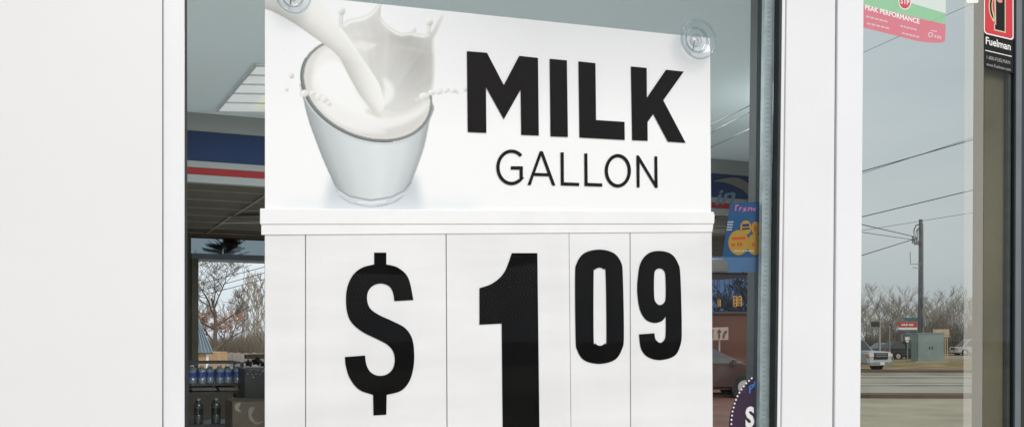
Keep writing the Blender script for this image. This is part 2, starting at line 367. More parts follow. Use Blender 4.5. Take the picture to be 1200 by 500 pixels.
# --- printed poster (picture of a glass of milk), as a fine printed sheet
def paint_poster():
    q = [(310.5, -9), (832, 45), (833.2, 249), (310.5, 246)]
    NU, NV = 680, 330
    s = np.linspace(0, 1, NU)[None, :]; t = np.linspace(0, 1, NV)[:, None]
    X = (q[0][0] * (1 - s) + q[1][0] * s) * (1 - t) + (q[3][0] * (1 - s) + q[2][0] * s) * t
    Y = (q[0][1] * (1 - s) + q[1][1] * s) * (1 - t) + (q[3][1] * (1 - s) + q[2][1] * s) * t
    img = np.zeros((NV, NU, 3))
    def inside(pts):
        m = np.zeros(X.shape, bool); n = len(pts)
        for i in range(n):
            x1, y1 = pts[i][:2]; x2, y2 = pts[(i + 1) % n][:2]
            if y1 == y2: continue
            c = ((y1 > Y) != (y2 > Y)) & (X < (x2 - x1) * (Y - y1) / (y2 - y1) + x1); m ^= c
        return m.astype(float)
    def blur(a, px):
        k = max(1, int(round(px / .78)))
        for _ in range(3):
            for ax in (0, 1):
                pad = [(0, 0)] * 2; pad[ax] = (k, k)
                c = np.cumsum(np.pad(a, pad, mode='edge'), axis=ax); z = np.zeros_like(np.take(c, [0], ax)); c = np.concatenate([z, c], ax)
                n = a.shape[ax]; w = 2 * k + 1
                hi = np.take(c, range(w, w + n), ax); lo = np.take(c, range(0, n), ax); a = (hi - lo) / w
        return a
    def over(col, a):
        col = np.asarray(col, float); a = np.clip(a, 0, 1)
        img[:] = img * (1 - a[..., None]) + (col if col.ndim == 3 else col[None, None, :]) * a[..., None]
    def grad(c0, c1, f):
        f = np.clip(f, 0, 1)[..., None]; return np.array(c0, float) * (1 - f) + np.array(c1, float) * f
    def soft(pts, px=.6):
        a = inside(pts)
        if px < .8:
            p = np.pad(a, 1, mode='edge'); return (p[:-2, 1:-1] + p[2:, 1:-1] + p[1:-1, :-2] + p[1:-1, 2:] + 2 * a) / 6
        return blur(a, px)
    def stroke(pts, wpx, closed=False, fade=.8):
        d = np.full(X.shape, 1e9)
        seq = list(zip(pts[:-1], pts[1:])) + ([(pts[-1], pts[0])] if closed else [])
        for (x1, y1), (x2, y2) in seq:
            dx, dy = x2 - x1, y2 - y1; L = dx * dx + dy * dy + 1e-9
            h = np.clip(((X - x1) * dx + (Y - y1) * dy) / L, 0, 1)
            d = np.minimum(d, np.hypot(X - x1 - h * dx, Y - y1 - h * dy))
        return np.clip((wpx / 2 + fade / 2 - d) / fade, 0, 1)
    tt = np.clip((150 - Y) / 130, 0, 1); ss = np.clip((X - 430) / 200, 0, 1)
    v = 252 - 9 * tt - 22 * tt * ss
    img[:] = v[..., None] + np.array([0, 0, 0])[None, None, :]
    img[..., 0] -= 1.5 * tt; 
    img[:] = np.minimum(img, 253)
    # soft contact shadow under the glass
    over((196, 205, 210), .85 * blur(inside([(388, 205), (378, 250), (497, 250), (488, 205)]), 4))
    over((236, 240, 242), .7 * blur(inside([(330, 235), (330, 260), (560, 260), (560, 235)]), 8))
    # glass body
    body = [(353.5, 97), (356, 118), (362, 142), (369.5, 163), (380, 190), (391, 214), (397, 227), (410, 237), (434, 242.5), (460, 238), (474, 228), (482, 213), (491, 190), (497.5, 170), (503, 143), (506.5, 120), (470, 90), (380, 80)]
    body = catmull(body, 5)
    bmk = soft(body, .7)
    lx = np.interp(Y[:, 0], [97, 118, 142, 163, 190, 214, 227, 242], [353.5, 356, 362, 369.5, 380, 391, 397, 425])[:, None]
    rx = np.interp(Y[:, 0], [120, 143, 170, 190, 213, 228, 242], [506.5, 503, 497.5, 491, 482, 474, 440])[:, None]
    f = np.clip((X - lx) / np.maximum(rx - lx, 1), 0, 1)
    prof = np.interp(f, [0, .03, .12, .3, .55, .8, .93, .98, 1], [142, 170, 199, 221, 231, 223, 200, 170, 152])
    prof = prof + np.clip((165 - Y) / 60, -1, .6) * 5 + 3.5 * np.exp(-((f - .62) / .05) ** 2) * np.clip((Y - 165) / 30, 0, 1)
    bodyc = np.stack([prof - 5, prof + .5, prof + 2.5], -1)
    over(bodyc, bmk)
    # thick glass base
    arc = [(391.5, 214), (397, 222), (410, 230), (434, 234.5), (458, 231), (473, 224), (482, 213.5)]
    base = arc + [(474, 229), (460, 238.5), (434, 243), (410, 238), (397, 229)]
    over((214, 221, 224), .9 * soft(base, .6))
    over((146, 156, 161), .85 * stroke(arc, 1.7))
    over((250, 251, 251), .8 * stroke([(420, 236.5), (434, 237.8), (452, 235.8)], 1.4))
    over((160, 170, 175), .6 * stroke([(397, 229), (410, 237.5), (434, 242.5), (460, 238), (473, 229)], 1.0))
    # rim
    def rim(k, dx=0, dy=0, n=72): return [(429.5 + dx + k * (77 * math.cos(a) + 4 * math.sin(a)), 105.5 + dy + k * (13 * math.cos(a) + 59.6 * math.sin(a))) for a in np.linspace(0, 2 * math.pi, n, endpoint=False)]
    over((214, 214, 209), soft(rim(1), .6))
    over((122, 128, 126), .95 * np.clip(soft(rim(1.0), .5) - soft(rim(.955, .6, -.8), .5), 0, 1))
    over((84, 94, 94), .85 * stroke(rim(.998)[14:42], 1.5))
    over((205, 210, 210), .9 * stroke(rim(1.02, 0, 1.2)[10:36], 1.6))
    over((224, 224, 219), np.clip(soft(rim(.955, .6, -.8), .5) - soft(rim(.90, 1, -2), 1.2), 0, 1))
    g = grad((240, 239, 236), (225, 223, 218), (X - 380) / 120)
    over(g, soft(rim(.90, 1, -2), 1.2))
    over((212, 210, 203), .6 * blur(np.clip(soft(rim(.93, 1, -1), .5) - soft(rim(.84, 2, -7), .5), 0, 1), 1.5))
    # milk surface: waves
    over((250, 250, 249), .9 * blur(inside(catmull([(366, 96), (382, 72), (405, 78), (425, 118), (452, 140), (478, 138), (440, 152), (405, 146), (380, 126)], 5)), 2.2))
    over((225, 223, 217), .6 * blur(stroke([(392, 132), (412, 143), (440, 147), (470, 141)], 4), 1.5))
    over((250, 250, 248), .8 * blur(stroke([(372, 121), (392, 140), (420, 153), (450, 155)], 3), 1.2))
    # crown splash
    z = lambda x, y: (345 + x / 3.845, y / 3.845)
    crown = [z(205, 112), z(222, 110), z(245, 92), z(300, 80), z(345, 58), z(372, 28), z(384, 8), z(395, 10), z(386, 40), z(388, 78), z(418, 115), z(475, 150), z(525, 148), z(590, 158), z(622, 140), z(650, 90), z(676, 54), z(680, 60), z(652, 130), z(630, 178), z(634, 280), z(628, 385), z(610, 425), z(560, 470), z(480, 505), z(400, 490), z(330, 440), z(250, 300)]
    crown = catmull(crown, 5); cm = soft(crown, .7)
    fx = np.clip((X - 400) / 105, 0, 1); fy = np.clip(Y / 120, 0, 1)
    val = 219 - 30 * np.exp(-((X - 490) / 22) ** 2 - ((Y - 70) / 36) ** 2) + 10 * np.exp(-((X - 416) / 18) ** 2) - 7 * np.exp(-((X - 462) / 20) ** 2 - ((Y - 52) / 22) ** 2) + 9 * np.clip((Y - 105) / 22, 0, 1)
    th = np.arctan2(Y - 132, X - 446); rr = np.hypot(X - 446, Y - 132)
    stz = (np.sin(th * 17 + 1.3) + .7 * np.sin(th * 31 + rr * .05) + .6 * np.sin(th * 53 + 2 + rr * .03) + .5 * np.sin(rr * .16 + th * 3)) * 1.6 * np.clip(rr / 70, .2, 1)
    val = val - 7 + stz - 12 * np.exp(-((X - 470) / 26) ** 2 - ((Y - 44) / 10) ** 2) - 8 * np.exp(-((X - 420) / 20) ** 2 - ((Y - 30) / 9) ** 2)
    over(np.stack([val + 1, val + .5, val - 3], -1), cm)
    for k in range(9):
        a0 = -2.55 + k * .26; p = [(446 + r_ * math.cos(a0 + .03 * math.sin(r_ * .1)), 132 + r_ * 1.05 * math.sin(a0 + .03 * math.sin(r_ * .1))) for r_ in (38, 58, 78, 98)]
        over((186, 184, 176) if k % 2 else (240, 240, 237), .2 * blur(stroke(p, 2.0), 1.3) * cm)
    over((196, 195, 190), .75 * stroke(crown[:70], 1.5))
    over((247, 247, 244), .9 * blur(np.clip(cm - soft([(x + (450 - x) * .035, y + 2.2 + (70 - y) * .03) for x, y in crown], .7), 0, 1), .6))
    over((205, 203, 196), .55 * blur(stroke([z(265, 170), z(340, 178), z(425, 192)], 2.2), .7))
    over((208, 206, 199), .55 * blur(stroke([z(395, 238), z(460, 208), z(590, 235)], 2.2), .7))
    over((238, 237, 233), .7 * blur(inside([z(220, 212), z(300, 188), z(378, 200), z(330, 232)]), 1))
    over((192, 190, 181), .5 * blur(stroke([z(612, 200), z(616, 290), z(608, 380)], 3), 1.4))
    over((248, 248, 246), .8 * blur(inside(catmull([z(400, 350), z(440, 380), z(450, 430), z(420, 470), z(395, 470), z(405, 410)], 4)), 1.6))
    over((190, 187, 172), .6 * blur(stroke([z(330, 500), z(385, 525)], 4), 1.6))
    # front lip of the milk over the crown foot
    over((244, 243, 240), .85 * blur(inside(catmull([z(90, 350), z(140, 430), z(250, 500), z(400, 535), z(540, 500), z(600, 450), z(590, 500), z(480, 560), z(330, 575), z(200, 540), z(110, 460)], 4)), 1.5))
    # pour
    st = [(306, 7.5), (318, 13), (340, 24.5), (362, 39.5), (379, 51.5), (397, 66.5), (410, 91), (421, 110), (435, 128), (441, 132.5), (447, 131), (450.5, 124), (450, 117), (444, 98), (428, 73), (407, 42), (392, 23.5), (379, 6), (372, -14), (306, -14)]
    st = catmull(st, 4); sm = soft(st, .6)
    ang = (X - 310) * .55 - (Y - 9) * .83         # across the jet: + is the lit upper side
    wv = np.interp(Y[:, 0], [-10, 10, 40, 70, 130], [46, 40, 32, 24, 15])[:, None]
    e = (X - np.interp(Y[:, 0], [-14, 7.5, 24.5, 39.5, 51.5, 66.5, 91, 110, 128, 132], [280, 306, 340, 362, 379, 397, 410, 421, 435, 441])[:, None]) / wv
    val = np.interp(e, [0, .12, .4, .7, 1, 1.4, 2], [176, 186, 204, 219, 231, 237, 240])
    val = val + 8 * np.clip((Y - 60) / 60, 0, 1)
    over(np.stack([val + 1.5, val + 1, val - 3], -1), sm)
    over((176, 174, 166), .55 * blur(stroke([(312, 10), (340, 25), (362, 40), (379, 52), (396, 66)], 2.4), 1.1) * sm)
    over((250, 250, 248), .55 * blur(stroke([(384, 10), (404, 40), (428, 76), (445, 104)], 3), 1.4) * sm)
    over((214, 212, 206), .45 * stroke([(397, 66), (410, 91), (421, 110), (435, 128)], 1.6))
    # twisted threads of milk
    def blob(cx, cy, rx_, ry_, hi=250, lo=188):
        a = np.clip((1.05 - np.hypot((X - cx) / rx_, (Y - cy) / ry_)) * max(rx_, ry_) / .9, 0, 1)
        sh = np.clip(.5 + .5 * ((X - cx) / rx_ * .55 + (Y - cy) / ry_ * .75), 0, 1)
        over(grad((hi, hi, hi - 2), (lo, lo, lo - 4), sh ** 1.6), a)
    over((222, 221, 216), stroke([(354, 110), (362, 108), (372, 113), (381, 117), (386, 122)], 5.5)); 
    for bx, by, r in ((357, 109.5, 4.6), (366, 109, 3.2), (374, 113.5, 5), (380, 116.5, 4.6), (385, 121, 3)): blob(bx, by, r, r * .95, 250, 205)
    over((224, 223, 218), stroke([(488, 117), (503, 109.5), (517, 106.5), (531, 105.5), (536, 108.5)], 4.2))
    for bx, by, r in ((497, 113, 5), (506, 108.5, 3.8), (514, 107.5, 4), (522, 106.5, 3.2), (531, 106, 3.6)): blob(bx, by, r * 1.2, r * .9, 250, 198)
    over((226, 225, 220), stroke([(398.5, 30), (400, 14)], 4.2)); over((196,195,190), .8*stroke([(401, 29), (402, 17)], 1)); blob(400, 13, 4.8, 5.2, 248, 176)
    over((226, 225, 220), stroke([(501, 40), (503, 27)], 3.6)); over((190,189,184), .8*stroke([(503, 40), (505, 30)], 1)); blob(503, 26, 4.6, 4.9, 248, 172)
    blob(484.5, 34.5, 4, 4, 246, 196); blob(341.5, 88.5, 3.3, 4.2, 250, 178); blob(336, 105, 2.6, 2.6, 250, 178); blob(333, 58.5, 1, 1, 230, 190); blob(545.5, 104.5, 3, 3.6, 244, 190)
    # to linear
    a = np.clip(img, 0, 255) / 255.0
    a = np.where(a <= .04045, a / 12.92, ((a + .055) / 1.055) ** 2.4) * .93
    # mesh
    u = (X - CX) / F; vv = (HY - Y) / F
    dx = ST + u * CT; dy = CT - u * ST; tt = (.030 + YC) / dy
    P = np.stack([dx * tt, np.full_like(dx, .030), EYE + vv * tt], -1).reshape(-1, 3)
    idx = np.arange(NU * NV).reshape(NV, NU)
    fc = np.stack([idx[:-1, :-1], idx[1:, :-1], idx[1:, 1:], idx[:-1, 1:]], -1).reshape(-1, 4)
    me = bpy.data.meshes.new('poster')
    me.vertices.add(len(P)); me.vertices.foreach_set('co', P.ravel().astype(np.float32))
    me.loops.add(len(fc) * 4); me.loops.foreach_set('vertex_index', fc.ravel().astype(np.int32))
    me.polygons.add(len(fc)); me.polygons.foreach_set('loop_start', (np.arange(len(fc)) * 4).astype(np.int32))
    me.update(calc_edges=True); me.validate()
    ca = me.color_attributes.new('print', 'FLOAT_COLOR', 'POINT')
    ca.data.foreach_set('color', np.concatenate([a.reshape(-1, 3), np.ones((NU * NV, 1))], 1).ravel().astype(np.float32))
    return me
poster = finish('poster', paint_poster(), M['poster_print'], sgn)
def zz(pts, ox, oy, s): return [(ox + p[0] / s, oy + p[1] / s) + tuple(p[2:]) for p in pts]
S1 = 583 / 140
bm = nb()
glyphs(bm, [[zz([(30, 42), (128, 50), (210, 207), (285, 65), (377, 75), (381, 453), (295, 450), (292, 230), (210, 374), (123, 217), (125, 440), (34, 436)], 540, 50, S1)],
            [zz([(434, 79), (518, 87), (523, 460), (438, 457)], 540, 50, S1)],
            [zz([(33, 50), (116, 59), (119, 336), (258, 345), (259, 433), (38, 421)], 670, 60, S1)],
            [zz([(289, 75), (366, 82), (367, 227), (460, 91), (547, 100), (447, 240), (556, 447), (469, 441), (398, 307), (370, 346), (371, 437), (295, 434)], 670, 60, S1)]], .0285)
obj('headline_lettering', bm, M['ink_soft'], poster)
S2 = 1200 / 210
def ribbon(pts, wd):
    L, Rr = [], []
    for i, p in enumerate(pts):
        a = Vector(pts[max(i - 1, 0)][:2]); b = Vector(pts[min(i + 1, len(pts) - 1)][:2]); q = Vector(p[:2])
        d1 = (q - a).normalized() if i > 0 else (b - q).normalized(); d2 = (b - q).normalized() if i < len(pts) - 1 else d1
        n1 = Vector((-d1.y, d1.x)); n2 = Vector((-d2.y, d2.x)); n = (n1 + n2); n.normalize(); k = wd / 2 / max(.35, n.dot(n1))
        L.append(tuple(q + n * k)); Rr.append(tuple(q - n * k))
    return L + Rr[::-1]
G = [(140 + 91 * math.cos(a), 177 + 108 * math.sin(a)) for a in np.linspace(R(-45), R(-317), 40)] + [(205, 250), (205, 181), (135, 181)]
bm = nb()
glyphs(bm, [[zz(ribbon(G, 22), 575, 165, S2)],
            [zz([(247, 295), (329, 69), (350, 70), (434, 299), (412, 298), (390, 237), (289, 234), (269, 296)], 575, 165, S2), zz([(339, 98), (382, 217), (297, 214)], 575, 165, S2)],
            [zz([(468, 77), (490, 77), (491, 277), (593, 281), (593, 302), (470, 298)], 575, 165, S2)],
            [zz([(627, 84), (648, 84), (650, 281), (748, 285), (748, 306), (629, 302)], 575, 165, S2)],
            [zz(ell(852, 200, 88, 112, 48), 575, 165, S2), zz(ell(852, 200, 66, 90, 48), 575, 165, S2)],
            [zz([(976, 97), (993, 98), (1098, 272), (1097, 103), (1116, 104), (1119, 314), (1102, 314), (998, 142), (998, 311), (979, 311)], 575, 165, S2)]], .0285)
obj('subtitle_lettering', bm, M['ink_soft'], poster)
# --- rail, backing and the slide-in number cards
bm = nb()
slab(bm, [(304.8, 244), (836.5, 248), (837.6, 252), (837.2, 262), (304.8, 262.6)], .0250, .0285, .0012)
obj('header_rail', bm, M['rail_white'], sgn)
bm = nb()
slab(bm, [(306.2, 262.9), (836.2, 262.3), (834.8, 271.6), (306.2, 275)], .0268, .0286, .0006)
obj('rail_lip', bm, M['rail_white'], sgn)
bm = nb(); slab(bm, [(310.8, 276), (834, 272), (835, BOT), (310.8, BOT)], .034, .042)
obj('backing_board', bm, M['backing'], sgn)
cards = []
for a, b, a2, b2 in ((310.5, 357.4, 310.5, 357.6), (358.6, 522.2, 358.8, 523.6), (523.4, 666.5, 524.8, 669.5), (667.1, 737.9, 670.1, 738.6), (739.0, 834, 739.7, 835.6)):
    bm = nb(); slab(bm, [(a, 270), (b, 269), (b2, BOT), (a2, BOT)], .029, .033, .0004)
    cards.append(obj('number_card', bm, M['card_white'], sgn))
S3 = 256 / 110
dollar = [(113, 25, 1), (146, 25, 1), (146, 57, 1), (178, 66), (206, 94), (220, 154, 1), (168, 157, 1), (164, 133), (153, 116), (132, 109), (110, 115), (96, 132), (94, 156), (103, 178), (127, 195), (162, 211), (197, 230), (216, 258), (222, 296), (220, 338), (209, 375), (186, 401), (147, 412, 1), (146, 466, 1), (111, 468, 1), (110, 412, 1), (72, 398), (47, 368), (36, 335), (33, 309, 1), (88, 305, 1), (92, 331), (104, 351), (125, 360), (148, 356), (164, 340), (169, 316), (164, 293), (148, 275), (118, 259), (80, 240), (52, 216), (40, 190), (36, 155), (40, 118), (55, 86), (80, 66), (113, 57, 1)]
S4 = 295 / 130
one = [(113, 37, 1), (181, 37, 1), (188, 620, 1), (90, 620, 1), (86, 224, 1), (27, 227, 1), (27, 130, 1), (62, 117), (93, 88), (113, 37, 1)][:-1]
S5 = 469 / 150
zero_o = [(28, 140), (34, 88), (62, 51), (116, 38), (168, 50), (196, 84), (203, 135), (207, 350), (200, 402), (174, 441), (118, 456), (62, 443), (36, 406), (30, 360)]
zero_i = [(96, 133), (101, 112), (117, 104), (133, 111), (140, 131), (143, 362), (137, 381), (119, 390), (102, 381), (96, 362)]
nine_o = [(256, 195), (258, 140), (268, 87), (295, 53), (336, 43), (380, 54), (405, 88), (414, 136), (419, 330), (414, 387), (392, 427), (340, 442), (295, 431), (270, 401), (262, 348, 1), (319, 344, 1), (323, 366), (340, 379), (356, 366), (360, 340), (360, 283, 1), (345, 300), (316, 306), (286, 293), (265, 256)]
nine_i = [(318, 132), (325, 112), (339, 107), (353, 115), (359, 136), (360, 210), (354, 232), (339, 241), (325, 232), (318, 210)]
for k, name, loops in ((1, 'dollar_sign', [zz(dollar, 390, 285, S3)]), (2, 'digit', [zz(one, 550, 280, S4)]), (3, 'digit', [zz(zero_o, 665, 280, S5), zz(zero_i, 665, 280, S5)]), (4, 'digit', [zz(nine_o, 665, 280, S5), zz(nine_i, 665, 280, S5)])):
    bm = nb(); glyphs(bm, [[catmull(l, 6) for l in loops]], .0278); obj(name, bm, M['ink'], cards[k])

# suction cups that hold the sign to the glass
def suction_cup(cx, cy, rx, ry, label):
    t = thing('suction_cup', label, 'suction cup', at(cx, cy + ry, .01), 'clear suction cups holding the sign')
    c = at(cx, cy, .004); sx = (at(cx + rx, cy, .004) - c).x; sz = (c - at(cx, cy + ry, .004)).z
    def ringp(k, y, n=40): return [Vector((c.x + sx * k * math.cos(i * 2 * math.pi / n), y, c.z + sz * k * math.sin(i * 2 * math.pi / n))) for i in range(n)]
    def loft(bm, rings):
        vv = [[bm.verts.new(p) for p in r] for r in rings]
        for a, b in zip(vv, vv[1:]):
            for i in range(len(a)): bm.faces.new((a[i], a[(i + 1) % len(a)], b[(i + 1) % len(a)], b[i]))
    bm = nb(); loft(bm, [ringp(.93, .0045), ringp(.80, .0075), ringp(.66, .0105), ringp(.5, .012)]); obj('cup_skirt', bm, M['cup'], t, smooth=True)
    bm = nb()
    for k, y, th in ((.96, .004, .05), (.62, .010, .03), (.57, .0118, .022), (.30, .014, .03)):
        loft(bm, [ringp(k - th, y - .0006), ringp(k - th * .3, y - .0018), ringp(k + th * .7, y - .0012), ringp(k + th, y + .0004)])
    obj('cup_ring', bm, M['cup_edge'], t, smooth=True)
    bm = nb(); loft(bm, [ringp(.01, .013), ringp(.18, .0135), ringp(.24, .017), ringp(.22, .024)]); obj('cup_knob', bm, M['cup'], t, smooth=True)
    bm = nb(); tube(bm, [(c.x - sx * .05, .016, c.z), (c.x - sx * .06, .018, c.z - sz * .3), (c.x - sx * .05, .022, c.z - sz * .42)], .0013, 6); obj('hook', bm, M['galv'], t)
suction_cup(818.5, 46, 20.5, 23.5, 'round clear suction cup at the top right corner of the milk sign')
suction_cup(343.5, -8, 21.5, 24, 'clear suction cup over the pouring milk at the sign top left')

# ------------------------------------------------------------------ the shop front
LO, HI = 640, -120                           # survey rows just below / above the frame
win = thing('shop_window', 'large fixed shop window in white frame with black gasket', 'window', at(560, LO, 0))
def upright(name, x0t, x1t, x0b, x1b, Y0, Y1, m, parent, bev=0):
    """vertical member; x at survey rows 0 (t) and 500 (b)"""
    def xx(a, b, y): return a + (b - a) * y / 500
    bm = nb(); slab(bm, [(xx(x0t, x0b, HI), HI), (xx(x1t, x1b, HI), HI), (xx(x1t, x1b, LO), LO), (xx(x0t, x0b, LO), LO)], Y0, Y1, bev)
    return obj(name, bm, m, parent)
upright('stile', 191.2, 216.4, 191.2, 216.4, -.045, .06, M['white_stile'], win, .002)
upright('gasket', 214.5, 219.3, 215, 219.8, -.006, .012, M['gasket'], win)
upright('gasket', 913.6, 917.2, 907.6, 911.2, -.0135, .004, M['gasket'], win)
upright('spacer', 896.5, 907, 889.8, 901, .006, .016, M['spacer'], win)
bm = nb()                                     # perforations of the spacer
for i in range(96):
    y = -20 + i * 5.6; x = 896.5 - 6.7 * y / 500
    sheet(bm, [(x + 3, y), (x + 6.8, y), (x + 6.8, y + 2.6), (x + 3, y + 2.6)], .0055)
obj('spacer_perforation', bm, mat('spacer_dimple', (.25, .31, .32), .5), win)
upright('inner_frame', 888.0, 896.2, 882.0, 889.5, .050, .075, mat('grey_reveal', (.075, .088, .09), .6, 0, .2, 6), win)
upright('stile', 922.2, 979.6, 916.2, 976.0, -.016, .003, M['white_stile'], win, .003)
upright('seam_strip', 920.4, 922.6, 914.4, 916.6, -.010, .003, mat('pale_seam', (.42, .43, .44), .6), win)
upright('glazing_cap', 916.9, 920.6, 910.9, 914.6, -.0148, .003, M['white_stile'], win, .001)
bm = nb()
poly(bm, [at(214, HI, 0), at(914 + 2, HI, 0), at(896, LO, 0), at(214, LO, 0)]); obj('glass_pane', bm, M['glass'], win)
# side window
sw = thing('side_window', 'narrow tinted side window with white stile looking onto the street', 'window', at(1090, LO, 0))
upright('seam_strip', 979.0, 983.0, 975.5, 979.5, -.010, .0, M['seam'], sw)
upright('stile', 982.2, 1012.5, 978.6, 1008.5, -.018, .05, M['white_paint'], sw, .0025)
upright('jamb', 1154, 1194, 1151.5, 1188, .018, .05, mat('jamb_brown', (.30, .275, .20), .8, 0, .3, 3, .1), sw)
upright('spacer', 1182, 1188, 1180, 1186, .006, .016, mat('spacer_grey', (.17, .21, .23), .4, .2, .15, 30), sw)
upright('gasket', 1189.5, 1192, 1187.5, 1190, -.005, .003, M['gasket'], sw)
upright('glazing_bead', 1191.5, 1198, 1189.6, 1196.5, -.007, .004, mat('bead_slate', (.13, .15, .17), .4, .2, .1, 8), sw, .001)
upright('stile', 1198, 1290, 1196.5, 1287, -.008, .004, M['gasket'], sw, .002)
bm = nb(); poly(bm, [at(1008, HI, 0), at(1204, HI, 0), at(1198, LO, 0), at(1004, LO, 0)]); obj('glass_pane', bm, M['glass_tint'], sw)
bm = nb(); sheet(bm, [(1131, HI), (1153.5, HI), (1150.5, LO), (1128.5, LO)], -.0008); obj('reflection_strip', bm, M['band'], sw)  # reflection in the side glass, put in as a pale film
# white clad column at the left
col = thing('clad_column', 'broad white clad column left of the shop window', 'column', at(80, LO, -.05))
xa, xb = at(-700, HY, -.05).x, at(190.2, HY, -.052).x; z0, z1 = at(100, LO, -.05).z, at(100, HI, -.05).z
bm = nb(); NF = 26; front = []
for i in range(NF + 1):
    f = i / NF; front.append((xa + (xb - xa) * f, -.052 + .16 * (1 - f) ** 2.0))  # bow and flat facets shaped to grade the shading across the panel
lo_ = [Vector((x, y, z0)) for x, y in front] + [Vector((xb, .30, z0)), Vector((xa, .30, z0))]
prism(bm, lo_, [Vector((p.x, p.y, z1)) for p in lo_]); obj('panel', bm, M['white_panel'], col)
upright('seam_strip', 189.0, 191.8, 189.0, 191.8, -.036, .0, M['seam'], col)

# ------------------------------------------------------------------ the shop behind the glass
ZC, ZS, YF, YB = 3.0, 2.62, 3.8, 6.4
shop = thing('shop_building', 'small shop seen through the glass with low dark soffit and rear windows', 'shop building', (1.5, .1, 0))
XL = -3.2
def pxx(px, Y): return at(px, HY, Y).x
EW = 938
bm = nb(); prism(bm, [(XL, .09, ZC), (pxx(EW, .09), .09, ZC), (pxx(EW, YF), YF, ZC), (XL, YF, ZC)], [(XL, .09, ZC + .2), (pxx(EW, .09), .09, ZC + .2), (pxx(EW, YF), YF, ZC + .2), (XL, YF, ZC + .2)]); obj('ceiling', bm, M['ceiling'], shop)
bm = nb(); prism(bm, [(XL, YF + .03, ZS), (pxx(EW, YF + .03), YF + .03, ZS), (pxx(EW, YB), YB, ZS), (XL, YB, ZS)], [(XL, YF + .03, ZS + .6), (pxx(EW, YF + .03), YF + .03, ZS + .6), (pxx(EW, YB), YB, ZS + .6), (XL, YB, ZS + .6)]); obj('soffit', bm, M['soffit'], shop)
bm = nb()
for i in range(7): y = YF + .25 + i * .38; box(bm, ((XL + pxx(EW, y)) / 2, y, ZS - .004), (pxx(EW, y) - XL - .1, .012, .008))
d = (atZ(310, 228, ZS) - atZ(248, 268, ZS)); d.normalize(); o0 = atZ(248, 268, ZS)
for k in range(-4, 14):
    s = o0 + Vector((k * .62, 0, 0)); a = s + d * ((YF + .06 - s.y) / d.y); b = s + d * ((YB - .06 - s.y) / d.y)
    n = Vector((-d.y, d.x, 0)) * .009
    if a.x > pxx(EW, YF) - .1 or min(a.x, b.x) < XL + .1: continue
    prism(bm, [a + n - Vector((0, 0, .003)), a - n - Vector((0, 0, .003)), b - n - Vector((0, 0, .003)), b + n - Vector((0, 0, .003))], [a + n - Vector((0, 0, .011)), a - n - Vector((0, 0, .011)), b - n - Vector((0, 0, .011)), b + n - Vector((0, 0, .011))])
obj('soffit_grid', bm, M['tbar'], shop)
bm = nb(); prism(bm, [(XL, .09, 0), (pxx(EW, .09), .09, 0), (pxx(EW, YB), YB, 0), (XL, YB, 0)], [(XL, .09, .02), (pxx(EW, .09), .09, .02), (pxx(EW, YB), YB, .02), (XL, YB, .02)]); obj('floor', bm, M['floor'], shop)
# end wall along the splayed corner, hidden behind the mullion
bm = nb(); a = [at(EW, HY, .075), at(968, HY, .075), at(968, HY, YB + .1), at(EW, HY, YB + .1)]
prism(bm, [Vector((p.x, p.y, 0)) for p in a], [Vector((p.x, p.y, 3.2)) for p in a]); obj('end_wall', bm, M['wall_grey'], shop)
bm = nb(); box(bm, (XL - .1, (YB + .3) / 2, 1.6), (.2, YB, 3.2)); obj('end_wall', bm, M['wall_grey'], shop)
# back wall with two openings
bm = nb()
def wall_piece(x0, x1, z0, z1): box(bm, ((x0 + x1) / 2, YB + .075, (z0 + z1) / 2), (x1 - x0, .15, z1 - z0))
wx0, wx1 = pxx(224, YB), pxx(500, YB); wz0, wz1 = at(260, 432, YB).z, at(260, 278, YB).z
vx0, vx1 = pxx(780, YB), pxx(912, YB); vz0, vz1 = at(860, 560, YB).z, at(860, 296, YB).z
XR = pxx(EW, YB)
wall_piece(XL, wx0, 0, ZS); wall_piece(wx0, wx1, 0, wz0); wall_piece(wx0, wx1, wz1, ZS); wall_piece(wx1, vx0, 0, ZS)
wall_piece(vx0, vx1, 0, vz0); wall_piece(vx0, vx1, vz1, ZS); wall_piece(vx1, XR, 0, ZS)
obj('back_wall', bm, M['wall_in'], shop)
rw = thing('rear_window', 'tall window in the back wall showing the bare tree and fence', 'window', ((wx0 + wx1) / 2, YB, wz0))
zt0, zt1 = at(260, 304, YB - .03).z, at(260, 297.5, YB - .03).z
bm = nb(); box(bm, ((wx0 + wx1) / 2, YB + .11, (zt0 + zt1) / 2), (wx1 - wx0 - .006, .28, zt1 - zt0)); obj('transom', bm, mat('transom_blue_grey', (.13, .17, .22), .5, 0, .1, 5), rw)
xm = pxx(232, YB)
bm = nb(); box(bm, ((wx0 + xm) / 2 + .002, YB + .02, (wz0 + zt0) / 2), (xm - wx0, .10, zt0 - wz0 - .006)); obj('jamb', bm, mat('jamb_olive', (.085, .08, .055), .7, 0, .25, 4), rw)
bm = nb(); poly(bm, [(wx0, YB + .05, zt1 + .002), (wx1, YB + .05, zt1 + .002), (wx1, YB + .05, wz1), (wx0, YB + .05, wz1)]); obj('upper_pane', bm, M['glass_grey'], rw)
bm = nb(); poly(bm, [(xm, YB + .05, wz0), (wx1, YB + .05, wz0), (wx1, YB + .05, zt0 - .002), (xm, YB + .05, zt0 - .002)]); obj('lower_pane', bm, M['glass_clear'], rw)
rv = thing('rear_window', 'wide window in the back wall facing the dark blue building and brick wall', 'window', ((vx0 + vx1) / 2, YB, vz0))
bm = nb(); poly(bm, [(vx0, YB + .05, vz0), (vx1, YB + .05, vz0), (vx1, YB + .05, vz1), (vx0, YB + .05, vz1)]); obj('pane', bm, M['glass_clear'], rv)
bm = nb()
